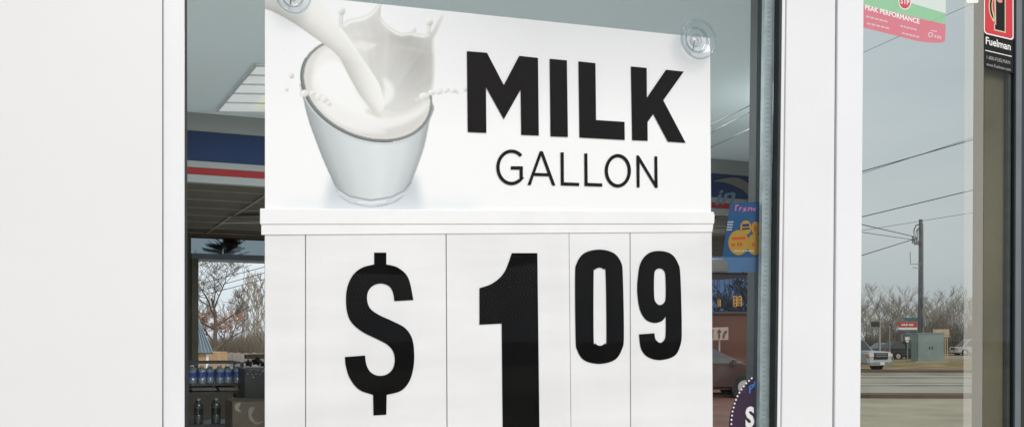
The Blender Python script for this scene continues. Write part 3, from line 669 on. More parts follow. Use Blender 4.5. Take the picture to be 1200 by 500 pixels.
for x0, x1, z0, z1 in ((vx0, vx1, vz0, vz0 + .03), (vx0, vx1, vz1 - .03, vz1), (vx0, vx0 + .03, vz0 + .032, vz1 - .032), (vx1 - .03, vx1, vz0 + .032, vz1 - .032)):
    box(bm, ((x0 + x1) / 2, YB + .02, (z0 + z1) / 2), (x1 - x0 - .004, .05, z1 - z0 - .002))
obj('frame', bm, M['steel_dark'], rv)
# striped fascia
fa = thing('fascia_board', 'blue fascia band with white and red stripes under the ceiling', 'fascia', (2, YF, ZS))
fxl, fxr = XL + .02, pxx(925, YF)
def zrow(y): return at(260, y, YF - .02).z
def strip(name, y0, y1, m, dy=0.0, z1=None):
    bm = nb(); a, b = zrow(y1), (zrow(y0) if z1 is None else z1)
    box(bm, ((fxl + fxr) / 2, YF - dy, (a + b) / 2), (fxr - fxl, .05, b - a)); return obj(name, bm, m, fa)
strip('top_board', 137, 156, M['beam'], 0, ZC - .002)
fb = strip('blue_band', 156.3, 190.5, M['blue'], .004)
strip('white_stripe', 190.8, 198.2, M['fascia_white'], .002)
strip('red_stripe', 198.5, 206.5, M['red'], .004)
strip('white_stripe', 206.8, 215.5, M['fascia_white'], .006)
YL = YF - .033
bm = nb(); lettering(bm, 'in', (838, 240), (862, 236), 17, YL, .02, None, .25); obj('lettering', bm, mat('fascia_letter', (.13, .19, .28), .5, 0, .1, 3), fb)
bm = nb(); glyphs(bm, [[catmull([(836, 212), (850, 214), (868, 221), (877, 230), (872, 239), (866, 244), (878, 238), (886, 228), (880, 217), (862, 208)], 4)]], YL)
obj('swoosh', bm, mat('fascia_swoosh', (.16, .15, .14), .5, 0, .2, 3), fb)
# ceiling light and vent
cl = thing('ceiling_light', 'pale louvred light panel recessed in the shop ceiling', 'ceiling light', atZ(300, 105, ZC))
LQ = [(254, 131), (299.5, 77.5), (395, 80), (370, 133)]
def mix2(q, s, t): return tuple((q[0][k] * (1 - t) + q[1][k] * t) * (1 - s) + (q[3][k] * (1 - t) + q[2][k] * t) * s for k in (0, 1))
bm = nb(); poly(bm, [atZ(x, y, ZC - .006) for x, y in LQ]); obj('diffuser', bm, M['troffer'], cl)
bm = nb(); poly(bm, [atZ(*mix2(LQ, s, t), ZC - .009) for s, t in ((.36, .06), (.36, .62), (.95, .62), (.95, .06))]); obj('lamp_tube', bm, M['troffer_warm'], cl)
bm = nb()
for s in np.linspace(0, 1, 3):
    tube(bm, [atZ(*mix2(LQ, s, 0), ZC - .014), atZ(*mix2(LQ, s, 1), ZC - .014)], .007, 4)
for t in np.linspace(0, 1, 6):
    tube(bm, [atZ(*mix2(LQ, 0, t), ZC - .012), atZ(*mix2(LQ, 1, t), ZC - .012)], .004, 4)
obj('louvre', bm, M['lamp_frame'], cl)
# interior fill lamps: first stands off the light panel, the others added without fixtures
def fill_lamp(x, y, z, p, sx=1.1, sy=.55):
    l = bpy.data.lights.new('interior_fill', 'AREA'); l.shape = 'RECTANGLE'; l.size = sx; l.size_y = sy; l.energy = p; l.color = (.93, 1, .98)
    o = bpy.data.objects.new('interior_fill', l); C.objects.link(o); o.location = (x, y, z)
lc = atZ(330, 105, ZC); fill_lamp(lc.x, lc.y - 1.0, ZC - .05, 80, 1.6, .5); fill_lamp(3.4, 2.3, ZC - .05, 42, 1.2, .5); fill_lamp(4.0, 4.9, ZS - .06, 26, .8, .5)
ve = thing('ceiling_vent', 'small bright slotted vent in the dark soffit', 'vent', atZ(284, 258, ZS))
VQ = [(258, 262), (270, 253), (318, 252), (314, 261)]
bm = nb(); poly(bm, [atZ(x, y, ZS - .013) for x, y in VQ]); obj('vent_plate', bm, mat('vent_pale', (.45, .44, .38), .5, 0, .2, 5), ve)
bm = nb()
for t in np.linspace(.12, .9, 5): poly(bm, [atZ(*mix2(VQ, s, tt), ZS - .017) for s, tt in ((.04, t), (.04, t + .09), (.96, t + .09), (.96, t))])
obj('slot', bm, M['soffit'], ve)
for k, (a, b) in enumerate((((832, 147), (903, 112)), ((832, 156), (903, 119)), ((832, 173), (903, 140)))):  # reflected power lines, put in as thin tubes under the ceiling
    bm = nb(); tube(bm, [atZ(a[0], a[1], ZC - .15 - .02 * k), atZ((a[0] + b[0]) / 2, (a[1] + b[1]) / 2, ZC - .16 - .02 * k), atZ(b[0], b[1], ZC - .15 - .02 * k)], .0022, 5)
    tag(obj('reflected_wire', bm, M['wire']), ('topmost of the thin reflected wires across the shop ceiling', 'middle of the thin reflected wires across the shop ceiling', 'lowest of the thin reflected wires across the shop ceiling')[k], 'cable', 'thin reflected wires across the ceiling')

YK = 5.2
bx_ = thing('carton', 'small white carton behind the sign edge above the blue rear window', 'carton', at(844, 319, YK))
bm = nb(); slab(bm, [(828, 303), (853, 302.5), (853, 319), (828, 319)], YK - .6, YK - .35, .006); obj('carton_body', bm, M['white_item'], bx_)
bm = nb(); slab(bm, [(826, 319.4), (905, 319.4), (905, 321.5), (826, 321.5)], YK - .65, YK + .05)
tag(obj('wall_shelf', bm, M['steel_dark']), 'thin dark shelf carrying the white carton', 'shelf')

# ------------------------------------------------------------------ rack with bottled water (left)
YR = 5.0
rk = thing('display_rack', 'dark steel rack of bottled water before the back window', 'rack', at(262, 700, YR))
zr = lambda y: at(260, y, YR).z
rx0, rx1 = pxx(221, YR), pxx(283.5, YR)
for x in (rx0 - .01, rx1):
    for dy in (0, .42):
        bm = nb(); box(bm, (x, YR + dy, zr(424) / 2), (.022, .022, zr(424))); obj('post', bm, M['steel_dark'], rk)
for y in (424.5, 450, 459.5, 497):
    bm = nb(); z = zr(y)
    box(bm, ((rx0 + rx1) / 2, YR - .004, z), (rx1 - rx0 - .024, .014, .014)); obj('shelf_rail', bm, M['steel_dark'], rk)
    bm = nb(); box(bm, ((rx0 + rx1) / 2, YR + .42, z), (rx1 - rx0 - .024, .014, .014)); obj('shelf_rail', bm, M['steel_dark'], rk)
    if y > 430: bm = nb(); box(bm, ((rx0 + rx1) / 2, YR + .21, z + .002), (rx1 - rx0 - .03, .40, .008)); obj('shelf', bm, M['steel_dark'], rk)
def bottle_case(x, y, z, nx, h, label, fac=1, m=None, dim=False):
    t = thing('bottled_water', label, 'bottles', (x, y, z), 'water bottles on the rack')
    r = .028
    bm = nb(); bl = nb(); bc = nb()
    for i in range(nx):
        for j in range(2):
            px_ = (i - (nx - 1) / 2) * .074; py_ = j * .074
            prof = [(0, r), (h * .32, r * 1.0), (h * .34, r * .93), (h * .60, r * .93), (h * .62, r), (h * .74, r * .96), (h * .86, r * .5), (h * .92, r * .38)]
            rings = [[bm.verts.new((px_ + rr * math.cos(a), py_ + rr * math.sin(a), zz_)) for a in np.linspace(0, 2 * math.pi, 10, endpoint=False)] for zz_, rr in prof]
            for a, b in zip(rings, rings[1:]):
                for k in range(10): bm.faces.new((a[k], a[(k + 1) % 10], b[(k + 1) % 10], b[k]))
            bmesh.ops.create_cone(bl, cap_ends=False, segments=10, radius1=r * .97, radius2=r * .97, depth=h * .24, matrix=Matrix.Translation((px_, py_, h * .47)))
            bmesh.ops.create_cone(bc, cap_ends=True, segments=8, radius1=r * .42, radius2=r * .42, depth=h * .09, matrix=Matrix.Translation((px_, py_, h * .955)))
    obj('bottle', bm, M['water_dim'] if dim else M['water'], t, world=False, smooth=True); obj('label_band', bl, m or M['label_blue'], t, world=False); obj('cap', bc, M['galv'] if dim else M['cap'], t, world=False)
    return t
zs1 = zr(450) + .008
wl = ('water bottle with blue label at the far left end of the rack', 'second water bottle from the left on the upper rack shelf', 'third water bottle from the left on the upper rack shelf', 'fourth water bottle from the left on the upper rack shelf', 'second water bottle from the right rack post', 'water bottle with blue label touching the right rack post')
for k in range(6): bottle_case(rx0 + .03 + k * .059 + (0, .003, -.002, .002, -.003, 0)[k], YR + (.06, .045, .07, .05, .075, .055)[k], zs1, 1, zr(427.5) - zs1, wl[k])
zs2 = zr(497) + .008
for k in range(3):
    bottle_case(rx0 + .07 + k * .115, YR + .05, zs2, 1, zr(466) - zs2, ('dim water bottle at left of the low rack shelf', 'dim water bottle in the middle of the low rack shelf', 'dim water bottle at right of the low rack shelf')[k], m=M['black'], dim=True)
for k, (xa, xb, lb) in enumerate(((224, 252, 'flat dark tray at left on the middle rack shelf'), (256, 281, 'flat dark tray at right on the middle rack shelf'))):
    bm = nb(); slab(bm, [(xa, 453.2), (xb, 453.2), (xb - 1.5, 457.6), (xa + 1.5, 457.6)], YR + .02, YR + .3, .003)
    tag(obj('tray', bm, mat('tray_%d' % k, ((.10, .10, .095), (.16, .12, .08))[k], .35, 0, .3, 10)), lb, 'tray', 'trays on the rack')
# dark merchandiser with bags
md = thing('merchandise_bin', 'black wire bin stuffed with dark packets beside the rack', 'bin', at(300, 700, YR - .3))
Ym = YR - .3
bm = nb(); slab(bm, [(286, 431), (345, 431), (345, 470), (286, 470)], Ym, Ym + .4, .01); obj('bin_body', bm, M['black'], md)
bm = nb(); slab(bm, [(288, 415), (345, 414), (345, 420), (288, 420)], Ym + .42, Ym + .5, .004); obj('header_card', bm, M['cardboard'], md)
bm = nb(); slab(bm, [(290, 471), (345, 471), (345, 640), (290, 640)], Ym + .02, Ym + .38); obj('bin_base', bm, M['steel_dark'], md)
rng = random.Random(5)
for k, (x, y, s) in enumerate(((291.5, 425, 6.5), (301, 423, 7.5), (309, 426, 6))):
    bm = nb(); c = at(x, y, Ym + .1); rr = s / F * 6.3
    n = 11; pts = [(c.x + rr * (1 if i % 2 else .62) * math.cos(i * 2 * math.pi / n + k), c.z + rr * .8 * (1 if i % 2 else .6) * math.sin(i * 2 * math.pi / n + k)) for i in range(n)]
    vs2 = [bm.verts.new((x_, Ym + .08 + rng.uniform(-.02, .02), z_)) for x_, z_ in pts]; vc = bm.verts.new((c.x, Ym + .02, c.z)); vb = bm.verts.new((c.x, Ym + .16, c.z))
    for i in range(n): bm.faces.new((vs2[i], vs2[(i + 1) % n], vc)); bm.faces.new((vs2[(i + 1) % n], vs2[i], vb))
    tag(obj('snack_bag', bm, M['black']), ('crumpled black bag at the left of the wire bin', 'crumpled black bag in the middle of the wire bin', 'crumpled black bag at the sign edge of the wire bin')[k], 'bag', 'black bags on the bin')
bm = nb()
for k in range(16):
    x = rng.uniform(288, 311); y = rng.uniform(433, 446); sheet(bm, [(x, y), (x + rng.uniform(1, 2.5), y + .4), (x + rng.uniform(.5, 2), y + 1.4)], Ym - .003)
obj_split('packet_glint', bm, mat('packet_foil', (.30, .33, .38), .3, .3, .3, 30), md)
cb = thing('cardboard_box', 'brown box with torn white labels at the foot of the rack', 'box', at(292, 640, YR - .9))
bm = nb(); slab(bm, [(272, 470), (340, 470), (340, 640), (272, 640)], YR - .9, YR - .5, .006); obj('box_body', bm, M['cardboard'], cb)
bm = nb(); glyphs(bm, [[catmull([(276, 473), (282, 471), (280, 478), (283, 482), (277, 481), (275, 477)], 3)], [catmull([(292, 478), (299, 477), (295, 486), (301, 494), (308, 493), (300, 497), (292, 490)], 3)]], YR - .905); obj('torn_label', bm, mat('torn_label', (.13, .12, .095), .7, 0, .3, 9), cb)

# ------------------------------------------------------------------ printed things on the glass
pr = thing('promo_poster', 'blue promotional poster with yellow price circles inside the window', 'poster', at(868, 320, .024))
bm = nb(); sheet(bm, [(855.5, 238), (893, 236), (891, 301), (846.5, 301)], .026); obj('sheet', bm, M['promo_blue'], pr)
bm = nb(); sheet(bm, [(846, 301.3), (891, 301.3), (890, 318.5), (853, 318.5), (853, 309)], .026); obj('pale_panel', bm, M['promo_pale'], pr)
bm = nb(); glyphs(bm, [[ell(865.5, 284, 12, 14.6)], [ell(884.5, 286, 9, 12.5)]], .0255); obj('price_circle', bm, M['promo_yellow'], pr)
bm = nb(); glyphs(bm, [[ell(874, 266.5, 6.6, 8.4)], [ell(885.5, 267, 5, 7.6)]], .0252); obj('price_circle', bm, M['promo_yellow'], pr)
bm = nb(); sheet(bm, [(869.6, 267), (878.6, 266.4), (878.6, 268.6), (869.6, 269.2)], .025); sheet(bm, [(870, 262.5), (878, 262), (878, 265), (870, 265.5)], .025); obj_split('price_text', bm, M['promo_dark'], pr)
bm = nb()
for x0, x1, y in ((858, 866, 278), (866.6, 874, 277.6), (857, 861, 285.5)): sheet(bm, [(x0, y), (x1, y - .4), (x1, y + 2.4), (x0, y + 2.8)], .025)
sheet(bm, [(864, 284), (866, 284), (866, 288), (864, 288)], .025); sheet(bm, [(867, 284), (870, 284), (869.4, 288), (866.6, 288)], .025)
sheet(bm, [(881, 284.5), (884.5, 284.3), (884.5, 288), (881, 288.2)], .025); sheet(bm, [(883.2, 264), (886, 264), (886, 271), (883.6, 271)], .025)
obj_split('price_text', bm, M['promo_red'], pr)
bm = nb()
for i in range(4): 
    y = 259.5 + i * 3.0; sheet(bm, [(852.6 - i * .4, y), (859.5 - i * .6, y - .2), (859.5 - i * .6, y + 1.0), (852.6 - i * .4, y + 1.2)], .025)
for i, (a, b) in enumerate(((860, 864), (865, 868.5), (869.5, 872), (873, 877), (878, 883))): sheet(bm, [(a, 293.2 + .3 * (i % 2)), (b, 293), (b, 294.2), (a, 294.4)], .025)
obj_split('small_text', bm, M['promo_white'], pr)
bm = nb(); glyphs(bm, [[ribbon([(862, 247), (862.6, 240.5), (866, 240.5)], 1.3)], [ribbon([(866.5, 247), (867.2, 243.4), (870, 243)], 1.2)], [ribbon([(871, 245), (874, 243.4), (871.4, 247), (875, 246)], 1.2)], [ribbon([(877, 247), (877.6, 243.4), (880.6, 243.6), (880.8, 247)], 1.2)], [ribbon([(885.5, 243.6), (882.6, 245), (885.5, 247)], 1.2)]], .0255); obj('script_title', bm, M['promo_pink'], pr)
# round purple decal
pd = thing('round_decal', 'dark purple round decal edged with white dots low on the window', 'decal', at(880, 560, .018))
bm = nb(); cpts = [p for p in ell(905, 500, 51, 64, 60)]
cl_ = [p for p in cpts if p[0] <= 889]; cl_.sort(key=lambda p: -p[1])
glyphs(bm, [[cl_]], .020); obj('disc', bm, M['purple'], pd)
bm = nb()
for zx, zy in ((318, 142), (298, 160), (278, 178), (260, 200), (243, 223), (228, 246), (214, 272), (203, 299), (193, 326), (186, 355), (178, 384), (174, 414), (170, 445), (169, 476)):
    glyphs(bm, [[ell(830 + zx / 6.244, 420 + zy / 6.244, 1.05, 1.15, 10)]], .0195)
obj('white_dot', bm, M['whs'], pd)
bm = nb(); lettering(bm, 'P', (878, 460.5), (883.5, 456.5), 8.5, .0195, .01); lettering(bm, '!', (883.6, 453.5), (885.2, 452.5), 7, .0195, .01); obj('blue_lettering', bm, M['lblue'], pd)
bm = nb(); lettering(bm, 'S', (873.6, 499.5), (884, 498), 22, .0195, .04); obj('white_lettering', bm, M['whs'], pd)
# pink and green poster on the side window
pp = thing('motor_oil_poster', 'faded pink and green poster reading PEAK PERFORMANCE on the side glass', 'poster', at(1060, 50, -0.0020))
yl = lambda x, y0, y1: y0 + (y1 - y0) * (x - 1012) / 96
bm = nb(); glyphs(bm, [[[(1011, -40), (1108.3, -40), (1108.3, 16), (1011, -13)]]], -0.0014); obj('white_field', bm, M['wh'], pp)
bm = nb(); glyphs(bm, [[[(1011, -12.8), (1108.3, 16.2), (1108.3, 28.6), (1011, 6)]]], -0.0014); obj('green_band', bm, M['gr'], pp)
bm = nb(); glyphs(bm, [[[(1011, 6.3), (1108.3, 29), (1107.6, 48), (1104, 50.2), (1092, 50.3), (1076, 48.6), (1050, 42), (1011, 32.5)]]], -0.0014); obj('pink_band', bm, M['pk'], pp)
bm = nb(); lettering(bm, 'PEAK PERFORMANCE', (1013.6, 11.2), (1077.5, 28.2), 5.6, -0.0018, .025); obj('headline_lettering', bm, M['whs'], pp)
bm = nb()
for p0, p1 in (((1015, 20.5), (1041, 27)), ((1016, 28.5), (1043, 35)), ((1055, 31.5), (1075, 36.5)), ((1057, 40), (1078, 45))):
    n = 5
    for i in range(n):
        a = i / n; b = (i + .8) / n; A = (p0[0] + (p1[0] - p0[0]) * a, p0[1] + (p1[1] - p0[1]) * a); B = (p0[0] + (p1[0] - p0[0]) * b, p0[1] + (p1[1] - p0[1]) * b)
        sheet(bm, [(A[0], A[1] - 2), (B[0], B[1] - 2), B, A], -0.0018)
glyphs(bm, [[ell(1090.5, 41, 3.2, 3.2, 16), ell(1090.5, 41, 1.7, 1.7, 16)]], -0.0018)
for x in (1095, 1098.2, 1101): sheet(bm, [(x, 40 + (x - 1090) * .2), (x + 2, 40.4 + (x - 1090) * .2), (x + 2, 44 + (x - 1090) * .2), (x, 43.6 + (x - 1090) * .2)], -0.0018)
sheet(bm, [(1091, 35), (1098, 36.6), (1098, 38), (1091, 36.4)], -0.0018)
obj_split('small_lettering', bm, M['whd'], pp)
bm = nb(); glyphs(bm, [[ell(1060.5, 2, 7.6, 9.6)]], -0.0017); obj('logo_border', bm, M['whs'], pp)
bm = nb(); glyphs(bm, [[ell(1060.5, 2, 6.6, 8.4)]], -0.0019); obj('logo_disc', bm, film('logo_red', (.8, .3, .3), 0, (.62, .10, .14), .9), pp)
bm = nb(); lettering(bm, 'STP', (1055.3, 4.2), (1065.8, 6.2), 6.0, -0.0021, .02); obj('logo_lettering', bm, M['whs'], pp)
# fuel card decal
fd = thing('fuel_card_decal', 'black and red fuel pump decal reading Fuelman on the side glass', 'decal', at(1172, 88, -0.0020))
sl_ = lambda pts: [(x, y + (x - 1153) * .235) for x, y in pts]
bm = nb(); glyphs(bm, [[sl_([(1152.6, -30), (1190, -30), (1188.5, 78), (1153.5, 79)])]], -0.0014); obj('black_field', bm, M['dec_black'], fd)
def rrect(x0, x1, y0, y1, r): 
    o = []
    for cx, cy, a0 in ((x1 - r, y0 + r, -90), (x1 - r, y1 - r, 0), (x0 + r, y1 - r, 90), (x0 + r, y0 + r, 180)):
        o += [(cx + r * math.cos(R(a0 + k * 18)), cy + r * math.sin(R(a0 + k * 18))) for k in range(6)]
    return o
bm = nb(); glyphs(bm, [[sl_(rrect(1153, 1188, -32, 39.5, 4))]], -0.0017); obj('white_border', bm, M['whs'], fd)
bm = nb(); glyphs(bm, [[sl_(rrect(1154.2, 1186.6, -30, 38, 3.2))]], -0.0019); obj('red_field', bm, M['dec_red'], fd)
bm = nb(); glyphs(bm, [[sl_([(1164.5, -20), (1178.6, -20), (1178.6, 33), (1164.8, 33), (1164.8, 25), (1166.2, 25)])], [sl_(catmull([(1166, -12), (1161, -6), (1158.6, 4), (1159.6, 14), (1163, 21.5), (1165.4, 23), (1165.4, 16), (1163.4, 8), (1163.4, 0), (1165.8, -6)], 4))]], -0.0021); obj('pump_outline', bm, M['dec_tan'], fd)
bm = nb(); glyphs(bm, [[sl_([(1167, -20), (1177.4, -20), (1177.4, 31.4), (1166.2, 31.4), (1166.2, 26), (1167.4, 26)])], [sl_(catmull([(1164.8, -10), (1161.6, -4), (1160, 4), (1160.8, 13), (1163.4, 19), (1164.2, 18), (1162.2, 9), (1162.4, 0), (1164.6, -6)], 4))]], -0.0023); obj('pump_symbol', bm, M['dec_black'], fd)
bm = nb(); glyphs(bm, [[sl_(ell(1171.6, -3.2, 3.2, 2.4, 16))]], -0.0025); obj('pump_badge', bm, film('badge_pink', (.8, .5, .5), 0, (.70, .30, .27), .95), fd)
bm = nb(); lettering(bm, 'Fuelman', sl_([(1155.2, 51.0)])[0], sl_([(1184.4, 51.8)])[0], 8.4, -0.0018, .02); sheet(bm, sl_([(1154.6, 58.2), (1185.6, 58.2), (1185.6, 59.2), (1154.6, 59.2)]), -0.0018); obj('name_lettering', bm, M['whs'], fd)
bm = nb(); lettering(bm, '1-800-FUELMAN', sl_([(1156.4, 68.4)])[0], sl_([(1183.6, 68.4)])[0], 4.2, -0.0018); lettering(bm, 'www.Fuelman.com', sl_([(1156, 76.2)])[0], sl_([(1184.4, 76.2)])[0], 3.8, -0.0018); obj('contact_lettering', bm, film('grey_print', (.7, .7, .7), 0, (.5, .5, .48), .8), fd)
bm = nb(); glyphs(bm, [[rrect(1132.5, 1146.5, -16, 4, 2)]], -0.0014); tag(obj('blank_sticker', bm, M['whs']), 'small plain white sticker at the top of the side glass', 'sticker')

# ------------------------------------------------------------------ outdoors: ground and street
bm = nb(); box(bm, (0, 0, -.06), (1600, 1600, .1)); struct('ground', bm, M['ground'])
def street_band(name, y0, y1, m, z, tilt=3.0, x0=-200, x1=200, th=None):
    """strip across the view beyond the side window; rows are survey rows at px 1080"""
    a, b = EYE * F / (y0 - HY), EYE * F / (y1 - HY)      # far, near
    org = lambda t, s: CAM + FWD * t + RIGHT * s
    P = []
    for t, s in ((a, x0), (a, x1), (b, x1), (b, x0)):
        p = org(t - (s - 480 / F * t) * math.tan(R(tilt)), s); p.z = z; P.append(p)
    bm = nb()
    if th: prism(bm, P, [p + Vector((0, 0, -th)) for p in P])
    else: poly(bm, P)
    return struct(name, bm, m)
# the parking lot reaches from the shop to the road
bm = nb(); a = EYE * F / (466 - HY)
pts = []
for t, s in ((a, -60), (a, 60), (-40, 60), (-40, -60)): p = CAM + FWD * (t - (s - 480 / F * a) * math.tan(R(3)) if t > 0 else t) + RIGHT * s; p.z = -.006; pts.append(p)
poly(bm, pts); struct('parking_lot', bm, M['concrete'])
street_band('road', 436, 463.5, M['asphalt'], -.004)
street_band('road_lane', 443.5, 448.5, M['lane'], .0)
street_band('road_lane', 452.5, 461, M['lane'], .0)
street_band('road_line', 449.6, 450.5, M['paint_line'], .004)
street_band('road_line', 440.2, 441, M['paint_line'], .004)
street_band('kerb', 463.6, 466.2, M['kerb'], .10, th=.12)
street_band('kerb', 434.6, 436, M['kerb'], .10, th=.12)
street_band('grass_verge', 421, 434.5, M['verge'], .06, th=.08)
street_band('road', 416.5, 420.8, M['asphalt'], -.003)
street_band('far_verge', 404, 416, M['verge'], .02)
# tilted so the mulched bed lies in front of the cabinet
# --- trees
def grow(seed, H, spread, levels, kids, tr, leaf=None, lean=0, minr=.02, up=.35, first=.3, nseg=4, wig=.18):
    rg = random.Random(seed); TV, TF, CV, CF, LV, LF = [], [], [], [], [], []
    def tb(V, Fc, pts, rs, n):
        base = len(V)
        for i, p in enumerate(pts):
            d = (pts[min(i + 1, len(pts) - 1)] - pts[max(i - 1, 0)]).normalized(); a = d.cross(Vector((.3, 1, .1))); a.normalize(); b = d.cross(a)
            for k in range(n): V.append(p + (a * math.cos(k * 2 * math.pi / n) + b * math.sin(k * 2 * math.pi / n)) * rs[i])
        for i in range(len(pts) - 1):
            for k in range(n): Fc.append((base + i * n + k, base + i * n + (k + 1) % n, base + (i + 1) * n + (k + 1) % n, base + (i + 1) * n + k))
    def br(p, d, L, r, lv):
        pts = [p.copy()]; rs = [r]
        for i in range(nseg):
            d = (d + Vector((rg.uniform(-1, 1), rg.uniform(-1, 1), rg.uniform(-.6, 1))) * wig + Vector((0, 0, up * .12))).normalized()
            p = p + d * (L / nseg); pts.append(p.copy()); rs.append(max(minr, r * (1 - .62 * (i + 1) / nseg)))
        if lv == 0: tb(TV, TF, pts, rs, 8)
        else: tb(CV, CF, pts, rs, 4 if lv < 3 else 3)
        if leaf and lv >= levels - 1:
            for q in pts[1:]:
                if rg.random() < leaf[0](q):
                    for _ in range(leaf[1]):
                        c = q + Vector((rg.gauss(0, 1), rg.gauss(0, 1), rg.gauss(0, 1))) * leaf[2] * 1.5; s = leaf[2]; b0 = len(LV)
                        for _k in range(3): LV.append(c + Vector((rg.uniform(-s, s), rg.uniform(-s, s), rg.uniform(-s, s))))
                        LF.append((b0, b0 + 1, b0 + 2))
        if lv >= levels: return
        k = kids if lv else kids + 3
        for i in range(k):
            f = first + (1 - first) * (i + rg.random()) / k if lv == 0 else .25 + .75 * (i + rg.random()) / k
            j = min(int(f * nseg), nseg - 1); w_ = f * nseg - j; q = pts[j].lerp(pts[j + 1], w_)
            az = rg.uniform(0, 2 * math.pi); tl = rg.uniform(.5, 1.1) * spread
            side = Vector((math.cos(az), math.sin(az), 0))
            nd = (d * math.cos(tl) + side * math.sin(tl) + Vector((0, 0, up * .3))).normalized()
            br(q, nd, L * rg.uniform(.48, .72), max(minr, rs[j] * .58), lv + 1)
    br(Vector((0, 0, 0)), Vector((lean, 0, 1)).normalized(), H * .58, tr, 0)
    def mk(n, V, Fc):
        me = bpy.data.meshes.new(n); me.from_pydata([tuple(v) for v in V], [], Fc); me.update(); return me
    return mk('trunk', TV, TF), mk('crown', CV, CF), (mk('leaves', LV, LF) if LV else None)
def plant(meshes, name, label, cat, loc, rz=0, s=1, mats=None, group=None, own=True):
    t = thing(name, label, cat, loc, group, rz); t.scale = (s, s, s)
    for me, n, m in zip(meshes, ('trunk', 'crown', 'leaves'), mats):
        if me is None: continue
        if not len(me.materials): me.materials.append(m)
        o = bpy.data.objects.new(n, me); C.objects.link(o); o.parent = t
    return t
kinds = [grow(11 + k, 9.5, 1.0, 4, 4, .17, None, 0, .020, .55, .22) for k in range(4)]
spots = [(1004, 128, 1.00), (1014, 146, .78), (1021, 122, .72), (1030, 150, 1.05), (1038, 132, .74), (1046, 140, .92), (1053, 126, .93), (1062, 150, 1.02), (1070, 130, .72), (1079, 142, .84), (1088, 124, .93), (1096, 150, .95), (1104, 134, .90), (1112, 128, .80), (1120, 145, 1.06), (1130, 130, .86), (1139, 148, 1.0), (1148, 134, .80), (1160, 140, .9)]
tl = ['bare tree at the white stile edge of the side glass', 'short bare tree right of the leftmost one behind the truck', 'small bare tree behind the white truck cab', 'tall bare tree above the dark traffic signal', 'low bare tree between the two thin roadside posts', 'bare tree left of the red roadside sign', 'bare tree just above the left end of the red sign', 'tall bare tree behind the red sign', 'low bare tree hidden behind the utility pole', 'bare tree behind the steel cabinet left half', 'bare tree over the right edge of the steel cabinet', 'bare tree behind the tan board sign', 'dense bare tree right of the tan board sign', 'small bare tree on the slope right of the tan sign', 'tallest bare tree before the pale reflection strip', 'bare tree at the left edge of the pale reflection strip', 'bare tree behind the far white car', 'bare tree at the right of the far white car', 'bare tree mostly hidden by the brown jamb']
for k, ((px, t, s), lb) in enumerate(zip(spots, tl)):
    plant(kinds[k % 4], 'bare_tree', lb, 'tree', gp(px, t), k * 1.3, s * t / 132 * .84, (M['bark'], M['twig']), 'bare trees beyond the road')
# brush below the trees: one mass
rg = random.Random(3); V, Fc = [], []
for i in range(15000):
    px = rg.uniform(985, 1185); t = rg.uniform(118, 156); hmax = 3.1 + 1.1 * math.sin(px * .11) + .7 * math.sin(px * .31)
    if px > 1076: hmax += 1.5
    p = gp(px, t); h = rg.uniform(.3, 1) * hmax * (t / 135); b = len(V)
    d = Vector((rg.uniform(-.4, .4), rg.uniform(-.4, .4), 1)).normalized(); a = Vector((rg.uniform(-1, 1), rg.uniform(-1, 1), 0)); a.normalize(); wv = .035
    z0 = h * rg.uniform(0, .6)
    q0 = p + Vector((0, 0, z0)); q1 = q0 + d * (h - z0)
    V += [q0 - a * wv, q0 + a * wv, q1 + a * wv * .4, q1 - a * wv * .4]; Fc.append((b, b + 1, b + 2, b + 3))
me = bpy.data.meshes.new('brush'); me.from_pydata([tuple(v) for v in V], [], Fc); me.update()
o = finish('brush', me, M['brush'], None); o['kind'] = 'stuff'; o['label'] = 'brown winter brush massed under the bare trees'; o['category'] = 'brush'

# --- left: tree with withered leaves, fence, shed, evergreen
oak = grow(27, 8.2, 1.25, 5, 4, .20, (lambda q: .55 if 1.2 < q.z < 3.7 and q.x < 1.8 else .004, 3, .07), .05, .009, .2, .2, 4, .26)
p = gp(251, 66)
plant(oak, 'oak_tree', 'spreading bare oak with rusty withered leaves seen through the back window', 'tree', p, .6, 1.0, (M['bark_red'], M['bark_red'], M['leaf_red']))
thin = [grow(70 + k, 6.2, .75, 4, 3, .09, None, 0, .022, .6, .25) for k in range(2)]
for k, (px, t, s, lb) in enumerate(((296, 80, 1.0, 'slim pale bare tree nearest the sign edge'), (304, 92, 1.15, 'slim pale bare tree partly hidden by the price sign'), (283, 98, .8, 'low pale bare tree right of the rusty oak'), (270, 110, .72, 'low pale bare tree behind the rusty oak'), (239, 105, .8, 'pale bare tree above the shed roof'), (312, 76, .9, 'pale bare tree hidden behind the price sign'))):
    plant(thin[k % 2], 'bare_tree', lb, 'tree', gp(px, t), k * 2.1, s * t / 80, (M['bark'], M['twig']), 'pale bare trees beyond the fence')
rg = random.Random(8); V, Fc = [], []
for i in range(5200):
    px = rg.uniform(236, 345); t = rg.uniform(72, 115); h = (rg.uniform(.3, 1.7) + max(0, (px - 262) / 40) * .8) * rg.uniform(.3, 1) + 1.0; pz = gp(px, t); b = len(V)
    d = Vector((rg.uniform(-.5, .5), rg.uniform(-.3, .3), 1)).normalized(); a = Vector((rg.uniform(-1, 1), rg.uniform(-1, 1), 0)); a.normalize(); z0 = h * rg.uniform(.1, .6)
    q0 = pz + Vector((0, 0, z0)); q1 = q0 + d * (h - z0); wv = .022
    V += [q0 - a * wv, q0 + a * wv, q1 + a * wv * .3, q1 - a * wv * .3]; Fc.append((b, b + 1, b + 2, b + 3))
me = bpy.data.meshes.new('hedge_brush'); me.from_pydata([tuple(v) for v in V], [], Fc); me.update()
